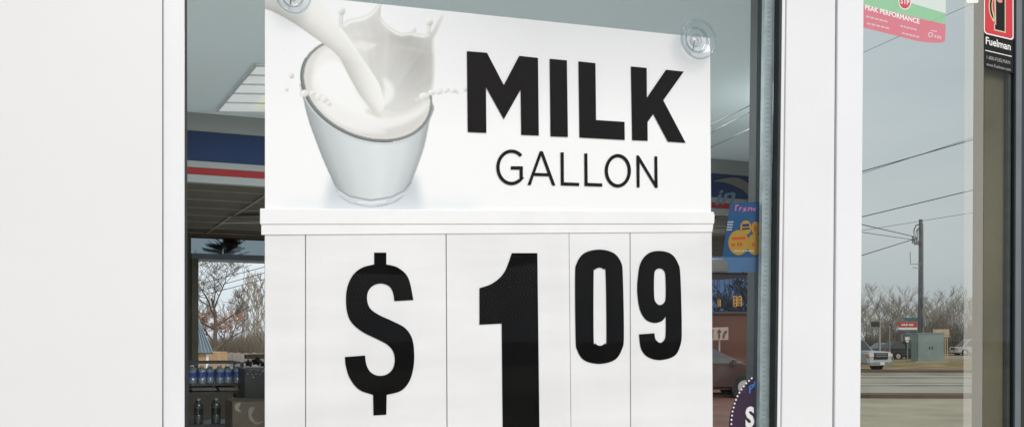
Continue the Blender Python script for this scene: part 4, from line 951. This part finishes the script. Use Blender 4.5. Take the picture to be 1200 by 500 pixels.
o = finish('hedge_brush', me, M['brush'], None); o['kind'] = 'stuff'; o['label'] = 'tangle of brown brush behind the picket fence'; o['category'] = 'brush'
fn = thing('picket_fence', 'weathered grey board fence below the bare oak', 'fence', gp(275, 40))
bm = nb(); bw = .16
for i in range(46):
    s = -3.2 + i * .168; c = CAM + FWD * 40 + RIGHT * ((275 - CX) / F * 40 + s); h = 1.20 + rng.uniform(-.03, .03)
    box(bm, (c.x, c.y, h / 2), (bw, .022, h), -TH)
obj('board', bm, M['fence'], fn)
bm = nb()
for z in (.3, .95):
    c = CAM + FWD * 40.04 + RIGHT * ((275 - CX) / F * 40 + .6); box(bm, (c.x, c.y, z), (7.8, .05, .09), -TH)
obj('rail', bm, M['fence'], fn)
sh = thing('shed', 'tan shed with steep dark ribbed metal roof at the left', 'shed', gp(228, 36))
T0 = 36
def sp(px, py, dt): return atT(px, py, T0 + dt)
bm = nb()
A = [sp(200, 412, 0), sp(243, 412.5, 0), sp(243, 455, 0), sp(200, 455, 0)]; prism(bm, A, [q + FWD * 2.5 for q in A]); obj('wall', bm, M['shed_wall'], sh)
bm = nb(); rp0, rp1, rp2, rp3 = sp(222, 370, .8), sp(233.2, 374, .6), sp(250, 413, -.25), sp(196, 412, -.25)
prism(bm, [rp0, rp1, rp2, rp3], [q + Vector((0, .06, -.05)) for q in (rp0, rp1, rp2, rp3)]); rf = obj('roof', bm, M['roof_metal'], sh)
bm = nb()
for k in range(14):
    f = k / 13; tube(bm, [rp0.lerp(rp1, f) - FWD * .03, rp3.lerp(rp2, f) - FWD * .03], .018, 4)
obj('roof_rib', bm, mat('roof_rib', (.28, .33, .36), .5, .3, .1, 3), rf)
bm = nb(); prism(bm, [sp(241.5, 412.8, -.05), sp(244.5, 412.8, -.05), sp(244.5, 455, -.05), sp(241.5, 455, -.05)], [sp(241.5, 412.8, .05), sp(244.5, 412.8, .05), sp(244.5, 455, .05), sp(241.5, 455, .05)]); obj('corner_trim', bm, M['white'], sh)
# spiky evergreen standing on the transom ledge
PY = YB + .16
ev = thing('evergreen_plant', 'dark spiky evergreen plant standing on the ledge above the back window', 'plant', at(263, 298, PY))
c = at(263, 297.4, PY); ztop = at(263, 279, PY).z; Hh = ztop - c.z
bm = nb(); tube(bm, [c, c + Vector((0, 0, Hh * .95))], [.008, .003], 6); obj('stem', bm, M['bark_red'], ev)
bm = nb(); rg = random.Random(4)
for i in range(9):
    q = c + Vector((0, 0, Hh * (.0 + i / 10.0))); L = .15 * (1.15 - i / 9.5)
    for k in range(8):
        az = rg.uniform(0, 6.28); e = Vector((math.cos(az), math.sin(az) * .35, rg.uniform(.0, .8)))
        for s_ in range(8):
            f = (s_ + 1) / 8; m_ = q + e * L * f
            for sd2 in (-1, 1):
                n2 = Vector((-e.z, 0, 1)) * sd2; bq = m_ + (n2 * .45 + e * .7) * .045 * (1.2 - f * .7)
                bm.faces.new([bm.verts.new(m_ - e * .004), bm.verts.new(bq), bm.verts.new(m_ + e * .010)])
obj('foliage', bm, M['ever'], ev)
# --- wires
def wire(a, b, t0, t1, r, label, group='overhead wires', sag=.6):
    p, q = atT(*a, t0), atT(*b, t1); d = q - p; p2 = p - d * 1.0; q2 = q + d * 1.0
    bm = nb(); L = 12
    tube(bm, [p2.lerp(q2, i / L) - Vector((0, 0, sag * 0 )) for i in range(L + 1)], r, 5)
    return tag(obj('overhead_wire', bm, M['wire']), label, 'wire', group)
for k, (a, b) in enumerate((((232, 311), (262, 303)), ((232, 333), (310, 312.5)), ((232, 341), (310, 319.5)), ((240, 345), (310, 327)))):
    wire(a, b, 44, 44, .016, ('short wire at the top left corner of the back window', 'highest long wire across the oak crown', 'middle wire across the oak crown', 'lowest wire across the oak crown')[k])
for a, b, t, r, lb in (((1010, 62.5), (1136, 6), 40, .009, 'hairline wire crossing the pink poster'), ((1010, 32), (1062, 2), 42, .008, 'faint wire high behind the poster logo'), ((1010, 201), (1153, 160), 40, .021, 'single dark wire high above the utility pole'), ((1010, 203.5), (1090, 177.5), 41, .010, 'faint wire just below the high single wire'), ((1010, 254), (1153, 219.5), 62, .030, 'thick wire just above the pole top'), ((1010, 270), (1153, 247), 62, .014, 'thin wire touching the pole top')):
    wire(a, b, t, t, r, lb)
PT = 74.5
# --- utility pole
up = thing('utility_pole', 'tall weathered utility pole with looped cables and a dropped bracket', 'utility pole', gp(1078.6, PT))
pb, ptop = gp(1078.6, PT), atT(1079, 257, PT)
bm = nb(); tube(bm, [pb, pb.lerp(ptop, .5), ptop], [.20, .175, .145], 10); obj('pole', bm, M['wood_pole'], up, smooth=True)
S = lambda px, py, dt=0: atT(px, py, PT - .3 + dt)
bm = nb()
tube(bm, [S(1079, 262), S(1073.5, 264), S(1071, 270), S(1071.5, 283), S(1074, 286), S(1079, 287)], .045, 5)
tube(bm, [S(1079, 268), S(1074, 270), S(1073, 279), S(1077, 285)], .04, 5)
tube(bm, [S(1078, 266), S(1075.5, 268), S(1075, 284), S(1079, 285)], .035, 5)
obj('cable_loop', bm, M['wire'], up)
bm = nb()
for px, y0, y1 in ((1069.6, 277, 285), (1072, 279, 287), (1074.6, 277.5, 286)): tube(bm, [S(px, y0), S(px, y1)], .07, 6)
obj('splice_can', bm, M['galv'], up)
bm = nb(); tube(bm, [S(1079, 309), S(1067, 309.5), S(1066.6, 295)], .035, 5); tube(bm, [S(1078, 313.5), S(1070, 313.5)], .03, 5); obj('bracket', bm, M['galv'], up)
bm = nb(); tube(bm, [S(1081.5, 262), S(1081.8, 360), S(1082.2, 421)], .04, 5); obj('conduit', bm, M['galv'], up)
bm = nb(); box(bm, S(1083.5, 352), (.35, .25, .55), -TH); tube(bm, [S(1082.5, 370), S(1084, 382)], .08, 6); obj('meter_box', bm, M['galv'], up)
for a, b, lb, r in (((1010, 263), (1071, 277), 'upper cable drooping left from the pole splice', .03), ((1010, 272), (1072, 281), 'lower straight cable left of the pole splice', .022), ((1010, 299), (1071, 280), 'rising cable from lower left to the pole splice', .03)):
    p, q = atT(*a, 60), S(*b); p2 = p + (p - q) * 1.0; bm = nb(); tube(bm, [p2, p, q], r, 5); tag(obj('service_cable', bm, M['wire']), lb, 'cable', 'cables running to the pole splice')
# --- cabinet
CTm = 72.0
cb2 = thing('utility_cabinet', 'large grey green steel utility cabinet at the pole foot', 'cabinet', gp(1092, CTm))
cc = gp(1090.2, CTm); W_ = 31 / F * CTm
bm = nb(); bmesh.ops.create_cube(bm, size=1, matrix=Matrix.Translation(cc + Vector((0, 0, 1.15)) + FWD * .5) @ Matrix.Rotation(-TH, 4, 'Z') @ Matrix.Diagonal((W_, 1.2, 2.2, 1))); bmesh.ops.bevel(bm, geom=bm.edges[:], offset=.03, segments=2, affect='EDGES'); obj('cabinet_body', bm, M['cabinet'], cb2)
bm = nb(); box(bm, cc + Vector((0, 0, 2.28)) + FWD * .5, (W_ + .08, 1.28, .06), -TH); obj('cabinet_roof', bm, M['galv'], cb2)
for s in (-.25, .25):
    bm = nb(); box(bm, cc + RIGHT * s * W_ * .97 + Vector((0, 0, 1.15)) - FWD * .115, (W_ * .485, .012, 2.0), -TH); dr = obj('cabinet_door', bm, M['cabinet'], cb2)
    bm = nb(); box(bm, cc + RIGHT * (s * .2) * W_ + Vector((0, 0, 1.15)) - FWD * .14, (.05, .03, .2), -TH); obj('handle', bm, M['steel_dark'], dr)
bm = nb(); box(bm, cc + Vector((0, 0, .065)) + FWD * .5, (W_ + .5, 1.7, .13), -TH); obj('concrete_pad', bm, M['lane'], cb2)
# --- street signs
def post_sign(name, label, cat, px, t, rows, panels, post_m, posts):
    th = thing(name, label, cat, gp(px, t))
    for x in posts:
        b0 = gp(x, t + .05); bm = nb(); top = atT(x, rows, t + .05); tube(bm, [b0, top], .055, 6); obj('post', bm, post_m, th)
    for nm, x0, x1, y0, y1, m, dt, thk in panels:
        A = [atT(x0, y0, t - dt), atT(x1, y0, t - dt), atT(x1, y1, t - dt), atT(x0, y1, t - dt)]; bm = nb(); prism(bm, A, [q + FWD * thk for q in A]); obj(nm, bm, m, th)
    return th
rs = post_sign('roadside_sign', 'low red roadside sign with white strip left of the pole', 'sign', 1064, 84, 377, [('red_face', 1053.4, 1074.6, 377, 383.2, M['sign_red'], .12, .15), ('white_strip', 1053.2, 1074.8, 383.4, 386, M['white'], .12, .15), ('lower_board', 1054, 1076, 387.5, 390, mat('sign_dark', (.06, .07, .08), .5), .1, .12)], M['galv'], (1057, 1071))
bm = nb()
for x0, x1 in ((1056.5, 1058.6), (1059, 1061), (1061.6, 1063.8), (1065.2, 1067.2), (1067.6, 1070)): poly(bm, [atT(x, y, 83.86) for x, y in ((x0, 379.2), (x1, 379.2), (x1, 381.2), (x0, 381.2))])
obj_split('sign_mark', bm, M['white'], rs)
post_sign('street_name_sign', 'teal street name sign mounted beside the utility pole', 'sign', 1069, 79, 370, [('sign_blade', 1060, 1076.5, 372, 376, M['sign_teal'], .05, .04)], M['galv'], (1075.6,))
hs = post_sign('route_marker', 'small white route marker under the red sign', 'sign', 1063.3, 82, 389, [('upper_plate', 1060.6, 1066, 391, 394, M['sign_teal'], .08, .03), ('shield_plate', 1060.8, 1065.8, 394.4, 398, M['white'], .08, .03), ('arrow_plate', 1061.6, 1065, 398.6, 400.5, M['white'], .08, .03)], M['galv'], (1063.3,))
post_sign('board_sign', 'tan wooden board sign on two posts right of the cabinet', 'sign', 1103, 86, 385, [('board', 1093.5, 1112.4, 385.4, 392.4, M['tan_wood'], .06, .05), ('side_board', 1104.5, 1112.6, 393, 394.6, M['tan_wood'], .06, .05)], M['tan_wood'], (1107.5, 1110))
ts = thing('traffic_signal', 'dark traffic signal head on a pale pole above the truck', 'traffic signal', gp(1031, 64))
bm = nb(); tube(bm, [gp(1031, 64), atT(1030.6, 376, 64)], .075, 8); obj('pole', bm, mat('pale_pole', (.42, .42, .39), .5, .2, .1, 3), ts)
bm = nb(); box(bm, atT(1025.6, 379.6, 64), (.50, .32, .34), -TH); box(bm, atT(1022.8, 378.4, 63.9), (.16, .3, .16), -TH); hd = obj('signal_head', bm, M['black'], ts)
bm = nb(); tube(bm, [atT(1028, 379, 64), atT(1031, 378.5, 64)], .05, 5); obj('arm', bm, M['black'], ts)
bm = nb(); tube(bm, [gp(1042.6, 66), atT(1042.4, 383, 66)], .055, 8); bmesh.ops.create_uvsphere(bm, u_segments=8, v_segments=6, radius=.07, matrix=Matrix.Translation(atT(1042.4, 383, 66)))
tag(obj('steel_post', bm, M['galv']), 'plain thin steel post between truck and dark car', 'post')

# --- vehicles
def vehicle(name, label, cat, loc, heading, L, W, H, belt, prof_low, prof_top, body_m, group=None, truck=False, wr=.34):
    """local: x forward, y left, z up. prof_low: lower body outline; prof_top: cabin outline from belt up"""
    t = thing(name, label, cat, loc, group, heading)
    bm = nb(); a = [(x, W / 2, z) for x, z in prof_low]; b = [(x, -W / 2, z) for x, z in prof_low]; prism(bm, a, b)
    es = [e for e in bm.edges if abs(e.verts[0].co.y - e.verts[1].co.y) < 1e-6]
    bmesh.ops.bevel(bm, geom=es, offset=.09, segments=3, affect='EDGES')
    body = obj('body', bm, body_m, t, world=False, smooth=False)
    wt = W / 2 - .06; wu = W / 2 - .20
    zb, zt = min(p[1] for p in prof_top), max(p[1] for p in prof_top)
    wy = lambda z: wt + (wu - wt) * (z - zb) / (zt - zb)
    bm = nb(); prism(bm, [(x, wy(z), z) for x, z in prof_top], [(x, -wy(z), z) for x, z in prof_top]); bmesh.ops.bevel(bm, geom=bm.edges[:], offset=.045, segments=2, affect='EDGES')
    obj('cabin', bm, body_m, t, world=False)
    # glass: side windows as inset of the cabin outline, split by pillars
    xs = [p[0] for p in prof_top]; fx, bx2 = max(xs), min(xs)
    topx = [p[0] for p in prof_top if p[1] > zt - .06]; tf, tb_ = max(topx), min(topx)
    z0, z1 = zb + .06, zt - .10
    def xf(z): return fx + (tf - fx) * (z - zb) / (zt - zb) - .13
    def xb(z): return bx2 + (tb_ - bx2) * (z - zb) / (zt - zb) + .13
    cuts = [0, .42, .80, 1] if not truck else [0, .55, 1]
    for sgn_ in (1, -1):
        for i in range(len(cuts) - 1):
            a0, a1 = cuts[i] + (.02 if i else 0), cuts[i + 1] - (.02 if i < len(cuts) - 2 else 0)
            q = []
            for f, z in ((a0, z0), (a1, z0), (a1, z1), (a0, z1)): q.append((xf(z) + (xb(z) - xf(z)) * f, sgn_ * (wy(z) + .012), z))
            bm = nb(); prism(bm, q, [(x, y - sgn_ * .01, z) for x, y, z in q]); obj('window', bm, M['car_glass'], t, world=False)
    for nm, xa, xz, off in (('windscreen', fx, tf, 1), ('rear_window', bx2, tb_, -1)):
        def xx(z): return xa + (xz - xa) * (z - zb) / (zt - zb) + off * .014
        q = [(xx(z), s * (wy(z) - .12), z) for s, z in ((1, z0), (-1, z0), (-1, z1), (1, z1))]
        bm = nb(); prism(bm, q, [(x - off * .01, y, z) for x, y, z in q]); obj(nm, bm, M['car_glass'], t, world=False)
    xfm = max(p[0] for p in prof_low); xrm = min(p[0] for p in prof_low)
    for s in (1, -1):
        bm = nb(); box(bm, (xfm - .06, s * (W / 2 - .24), belt - .22), (.16, .36, .17)); obj('headlight', bm, M['lamp_clear'], t, world=False)
        bm = nb(); box(bm, (xfm - .10, s * (W / 2 - .035), belt - .23), (.20, .08, .15)); obj('turn_lamp', bm, M['amber'], t, world=False)
        bm = nb(); box(bm, (xrm + .04, s * (W / 2 - .16), belt - .15), (.12, .2, .28)); obj('tail_lamp', bm, M['tail'], t, world=False)
        bm = nb(); box(bm, (fx - .45, s * (W / 2 + .08), zb + .08), (.10, .2, .15)); obj('mirror', bm, body_m, t, world=False)
    bm = nb(); box(bm, (xfm + .03, 0, .42), (.14, W * .98, .20)); obj('bumper', bm, M['chrome'] if truck else body_m, t, world=False)
    bm = nb(); box(bm, (xrm - .03, 0, .45), (.14, W * .96, .20)); obj('bumper', bm, M['chrome'] if truck else body_m, t, world=False)
    bm = nb(); box(bm, (xfm + .012, 0, belt - (.27 if truck else .23)), (.05, W * (.56 if truck else .48), .36 if truck else .24)); gr = obj('grille', bm, M['black'], t, world=False)
    bm = nb()
    for z in (-.06, .04): box(bm, (xfm + .04, 0, belt - .22 + z), (.02, W * .46, .035))
    obj('grille_bar', bm, M['chrome'], gr, world=False)
    bm = nb(); box(bm, (xfm + .108, 0, .44), (.02, .34, .15)); obj('licence_plate', bm, M['white'], t, world=False)
    for x in (xfm - L * .20, xrm + L * .20):
        for s in (1, -1):
            bm = nb(); disc_solid(bm, (x, s * (W / 2 - .10), wr), wr, .24, 'Y', 20); wh = obj('wheel', bm, M['tyre'], t, world=False)
            bm = nb(); disc_solid(bm, (x, s * (W / 2 + .022), wr), wr * .62, .012, 'Y', 16); obj('rim', bm, M['rim'], wh, world=False)
            bm = nb(); disc_solid(bm, (x, s * (W / 2 + .003), wr), wr * 1.16, .01, 'Y', 20); obj('wheel_arch', bm, M['black'], t, world=False)
    return t
def low(L, belt, hood, sill=.26, nose=.1, tail=None):
    tail = tail or belt
    return [(-L / 2, .34), (-L / 2 + .1, sill), (L / 2 - .12, sill), (L / 2, .36), (L / 2 - .02, hood - .12), (L / 2 - nose, hood), (L / 2 - 1.15, belt), (-L / 2 + .15, tail), (-L / 2, tail - .25)]
HD = math.atan2(RIGHT.y, RIGHT.x)             # heading along the road, to the right
vehicle('pickup_truck', 'white pickup truck cut off by the white window stile', 'truck', gp(988, 55), HD - R(62), 5.4, 1.95, 1.85, 1.12, low(5.4, 1.14, 1.08, .38, .08), [(1.45, 1.10), (.75, 1.82), (-.75, 1.86), (-.95, 1.10)], M['car_white'], None, True, .39)
vehicle('suv', 'dark parked car nearest the steel cabinet', 'car', gp(1063.5, 83), HD + R(6), 4.5, 1.8, 1.62, .98, low(4.5, .98, .92), [(1.35, .95), (.55, 1.62), (-1.55, 1.64), (-2.1, .95)], M['car_dark'])
vehicle('hatchback', 'slate car half hidden between truck and dark car', 'car', gp(1044, 89), HD + R(2), 4.3, 1.75, 1.5, .92, low(4.3, .92, .84), [(1.25, .90), (.35, 1.48), (-1.2, 1.50), (-1.95, .90)], M['car_blue'])
vehicle('minivan', 'distant pale van behind the pale reflection strip', 'van', gp(1141, 108), HD + R(180), 4.8, 1.9, 1.85, 1.0, low(4.8, 1.0, .95), [(1.7, .98), (.85, 1.82), (-2.1, 1.86), (-2.35, .98)], M['car_silver'])

# --- beyond the low rear window, reflections built solid: added blue building, dark tree, signals
bb = thing('blue_building', 'added dark blue building behind the reflected trees and signals', 'building', gp(850, 60))
BA = [atT(770, 250, 60), atT(935, 250, 60), atT(935, HY, 60), atT(770, HY, 60)]
BA[2].z = 0; BA[3].z = 0
bm = nb(); prism(bm, BA, [q + FWD * 12 for q in BA]); obj('wall', bm, M['blue_wall'], bb)
bm = nb()
for k in range(28): q = BA[3].lerp(BA[2], (k + .5) / 28); box(bm, q - FWD * .03 + Vector((0, 0, BA[0].z / 2)), (.06, .05, BA[0].z - .1), -TH)
obj('wall_rib', bm, mat('blue_rib', (.04, .09, .19), .6, 0, .2, 1), bb)
bw_ = thing('brick_wall', 'long dark red brown wall behind the maroon car', 'wall', gp(850, 37))
bm = nb(); A = [atT(740, 367.5, 37), atT(940, 367.5, 37), atT(940, 470, 37), atT(740, 470, 37)]; prism(bm, A, [q + FWD * .4 for q in A]); obj('wall_body', bm, M['maroon'], bw_)
bm = nb(); A = [atT(740, 364.8, 36.9), atT(940, 364.8, 36.9), atT(940, 367.4, 36.9), atT(740, 367.4, 36.9)]; prism(bm, A, [q + FWD * .6 for q in A]); obj('wall_cap', bm, mat('wall_cap', (.05, .03, .025), .7), bw_)
P = [gp(730, 37), gp(950, 37), gp(950, 12), gp(730, 12)]
bm = nb(); poly(bm, [p + Vector((0, 0, .012)) for p in P]); struct('paving', bm, M['maroon_lo'])
vehicle('maroon_sedan', 'dark maroon car standing for the reflected one right of the price sign', 'car', gp(812, 29), HD, 4.6, 1.8, 1.62, 1.02, low(4.6, 1.02, .93), [(1.5, 1.0), (.25, 1.60), (-1.3, 1.62), (-2.1, 1.0)], mat('car_maroon', (.038, .014, .010), .3, 0, .1, 2))  # car reflection built as a solid car
ls = thing('lane_sign', 'small pale lane sign with turn arrows on a post before the brick wall', 'sign', gp(843, 33))
def lp(x, y, t=33): return atT(x, y, t)
bm = nb(); A = [lp(832, 383.5), lp(853.5, 382.8), lp(853.5, 397.6), lp(832, 398.3)]; prism(bm, A, [q + FWD * .03 for q in A]); obj('sign_plate', bm, M['lane_sign'], ls)
for lps in ([(842.2, 396), (842.2, 389), (840.4, 389), (843, 384.8), (845.6, 389), (843.8, 389), (843.8, 396)], [(847.4, 396), (847.4, 391.5), (849.2, 389), (849, 387.6), (852.4, 387), (851, 391.4), (850.4, 390), (849.2, 392), (849.2, 396)], [(834.2, 396), (834.2, 388), (833, 388), (835, 384.8), (837, 388), (835.8, 388), (835.8, 396)]):
    bm = nb(); glyphs(bm, [[lps]], 0, lambda x, y: lp(x, y, 32.97)); obj('arrow', bm, M['lane_ink'], ls)
bm = nb(); tube(bm, [gp(843, 33.1), lp(843, 392, 33.1)], .03, 6); obj('post', bm, M['galv'], ls)
dk = grow(41, 5.4, 1.2, 4, 4, .13, None, .05, .022, .2, .2, 4, .26)
for k, (px, t, s, lb) in enumerate(((871, 44, 1.0, 'dark bare tree against the blue building beside the signals'), (846, 50, .9, 'dark bare tree at the left end of the blue building'), (889, 47, .95, 'dark bare tree against the blue building at the spacer strip'))):
    plant(dk, 'dark_tree', lb, 'tree', gp(px, t), k * 2.0 + .5, s, (M['dark_bark'], M['dark_bark']), 'dark trees before the blue building')
for k, (px, py, sz, lb) in enumerate(((842.8, 355, .8, 'small dim traffic signal at the left of the low rear window'), (861.5, 353, 1.15, 'left one of the paired yellow traffic signals'), (866.8, 352.5, 1.1, 'right one of the paired yellow traffic signals'), (887, 351, 1.15, 'yellow traffic signal nearest the spacer strip'))):
    tS = 38; t = thing('traffic_signal', lb, 'traffic signal', atT(px, py + 6, tS), 'yellow traffic signals before the blue building')
    c = atT(px, py, tS); s = tS / F * sz
    bm = nb(); bmesh.ops.create_cube(bm, size=1, matrix=Matrix.Translation(c) @ Matrix.Rotation(-TH, 4, 'Z') @ Matrix.Diagonal((4 * s, 3 * s, 11 * s, 1))); bmesh.ops.bevel(bm, geom=bm.edges[:], offset=.5 * s, segments=2, affect='EDGES'); obj('signal_head', bm, M['signal_yellow'], t)
    for j in (-1, 0, 1):
        bm = nb(); disc_solid(bm, c + Vector((0, 0, j * 3.4 * s)) - FWD * 1.6 * s, 1.35 * s, .4 * s, 'Y', 12); obj('lens', bm, M['lens_dark'], t)
    bm = nb(); tube(bm, [c + Vector((0, 0, 5.5 * s)), c + Vector((0, 0, 16 * s))], .25 * s, 5); obj('hanger', bm, M['wire'], t)
# ------------------------------------------------------------------ what the glass mirrors, behind the camera
mir = lambda p: Vector((p.x, -p.y, p.z))
vehicle('parked_sedan', 'silver sedan parked on the lot behind the viewer, mirrored in the glass', 'car', (lambda p: Vector((p.x, p.y, 0)))(mir(gp(866, 17))), R(180), 4.5, 1.8, 1.45, .92, low(4.5, .92, .86), [(1.2, .9), (.35, 1.42), (-1.1, 1.44), (-1.9, .9)], M['car_silver'])
cn = thing('fuel_canopy', 'pale fuel canopy with a red band behind the viewer, mirrored faintly in the sign glass', 'canopy', (6, -26, 0))
bm = nb(); box(bm, (2, -30, 4.6), (22, 9, .5)); obj('canopy_roof', bm, M['white'], cn)
bm = nb(); box(bm, (2, -25.47, 4.6), (22, .04, .32)); obj('red_band', bm, M['sign_red'], cn)
for x in (-6, 2, 10):
    bm = nb(); box(bm, (x, -30, 2.17), (.4, .4, 4.34)); obj('column', bm, M['white'], cn)
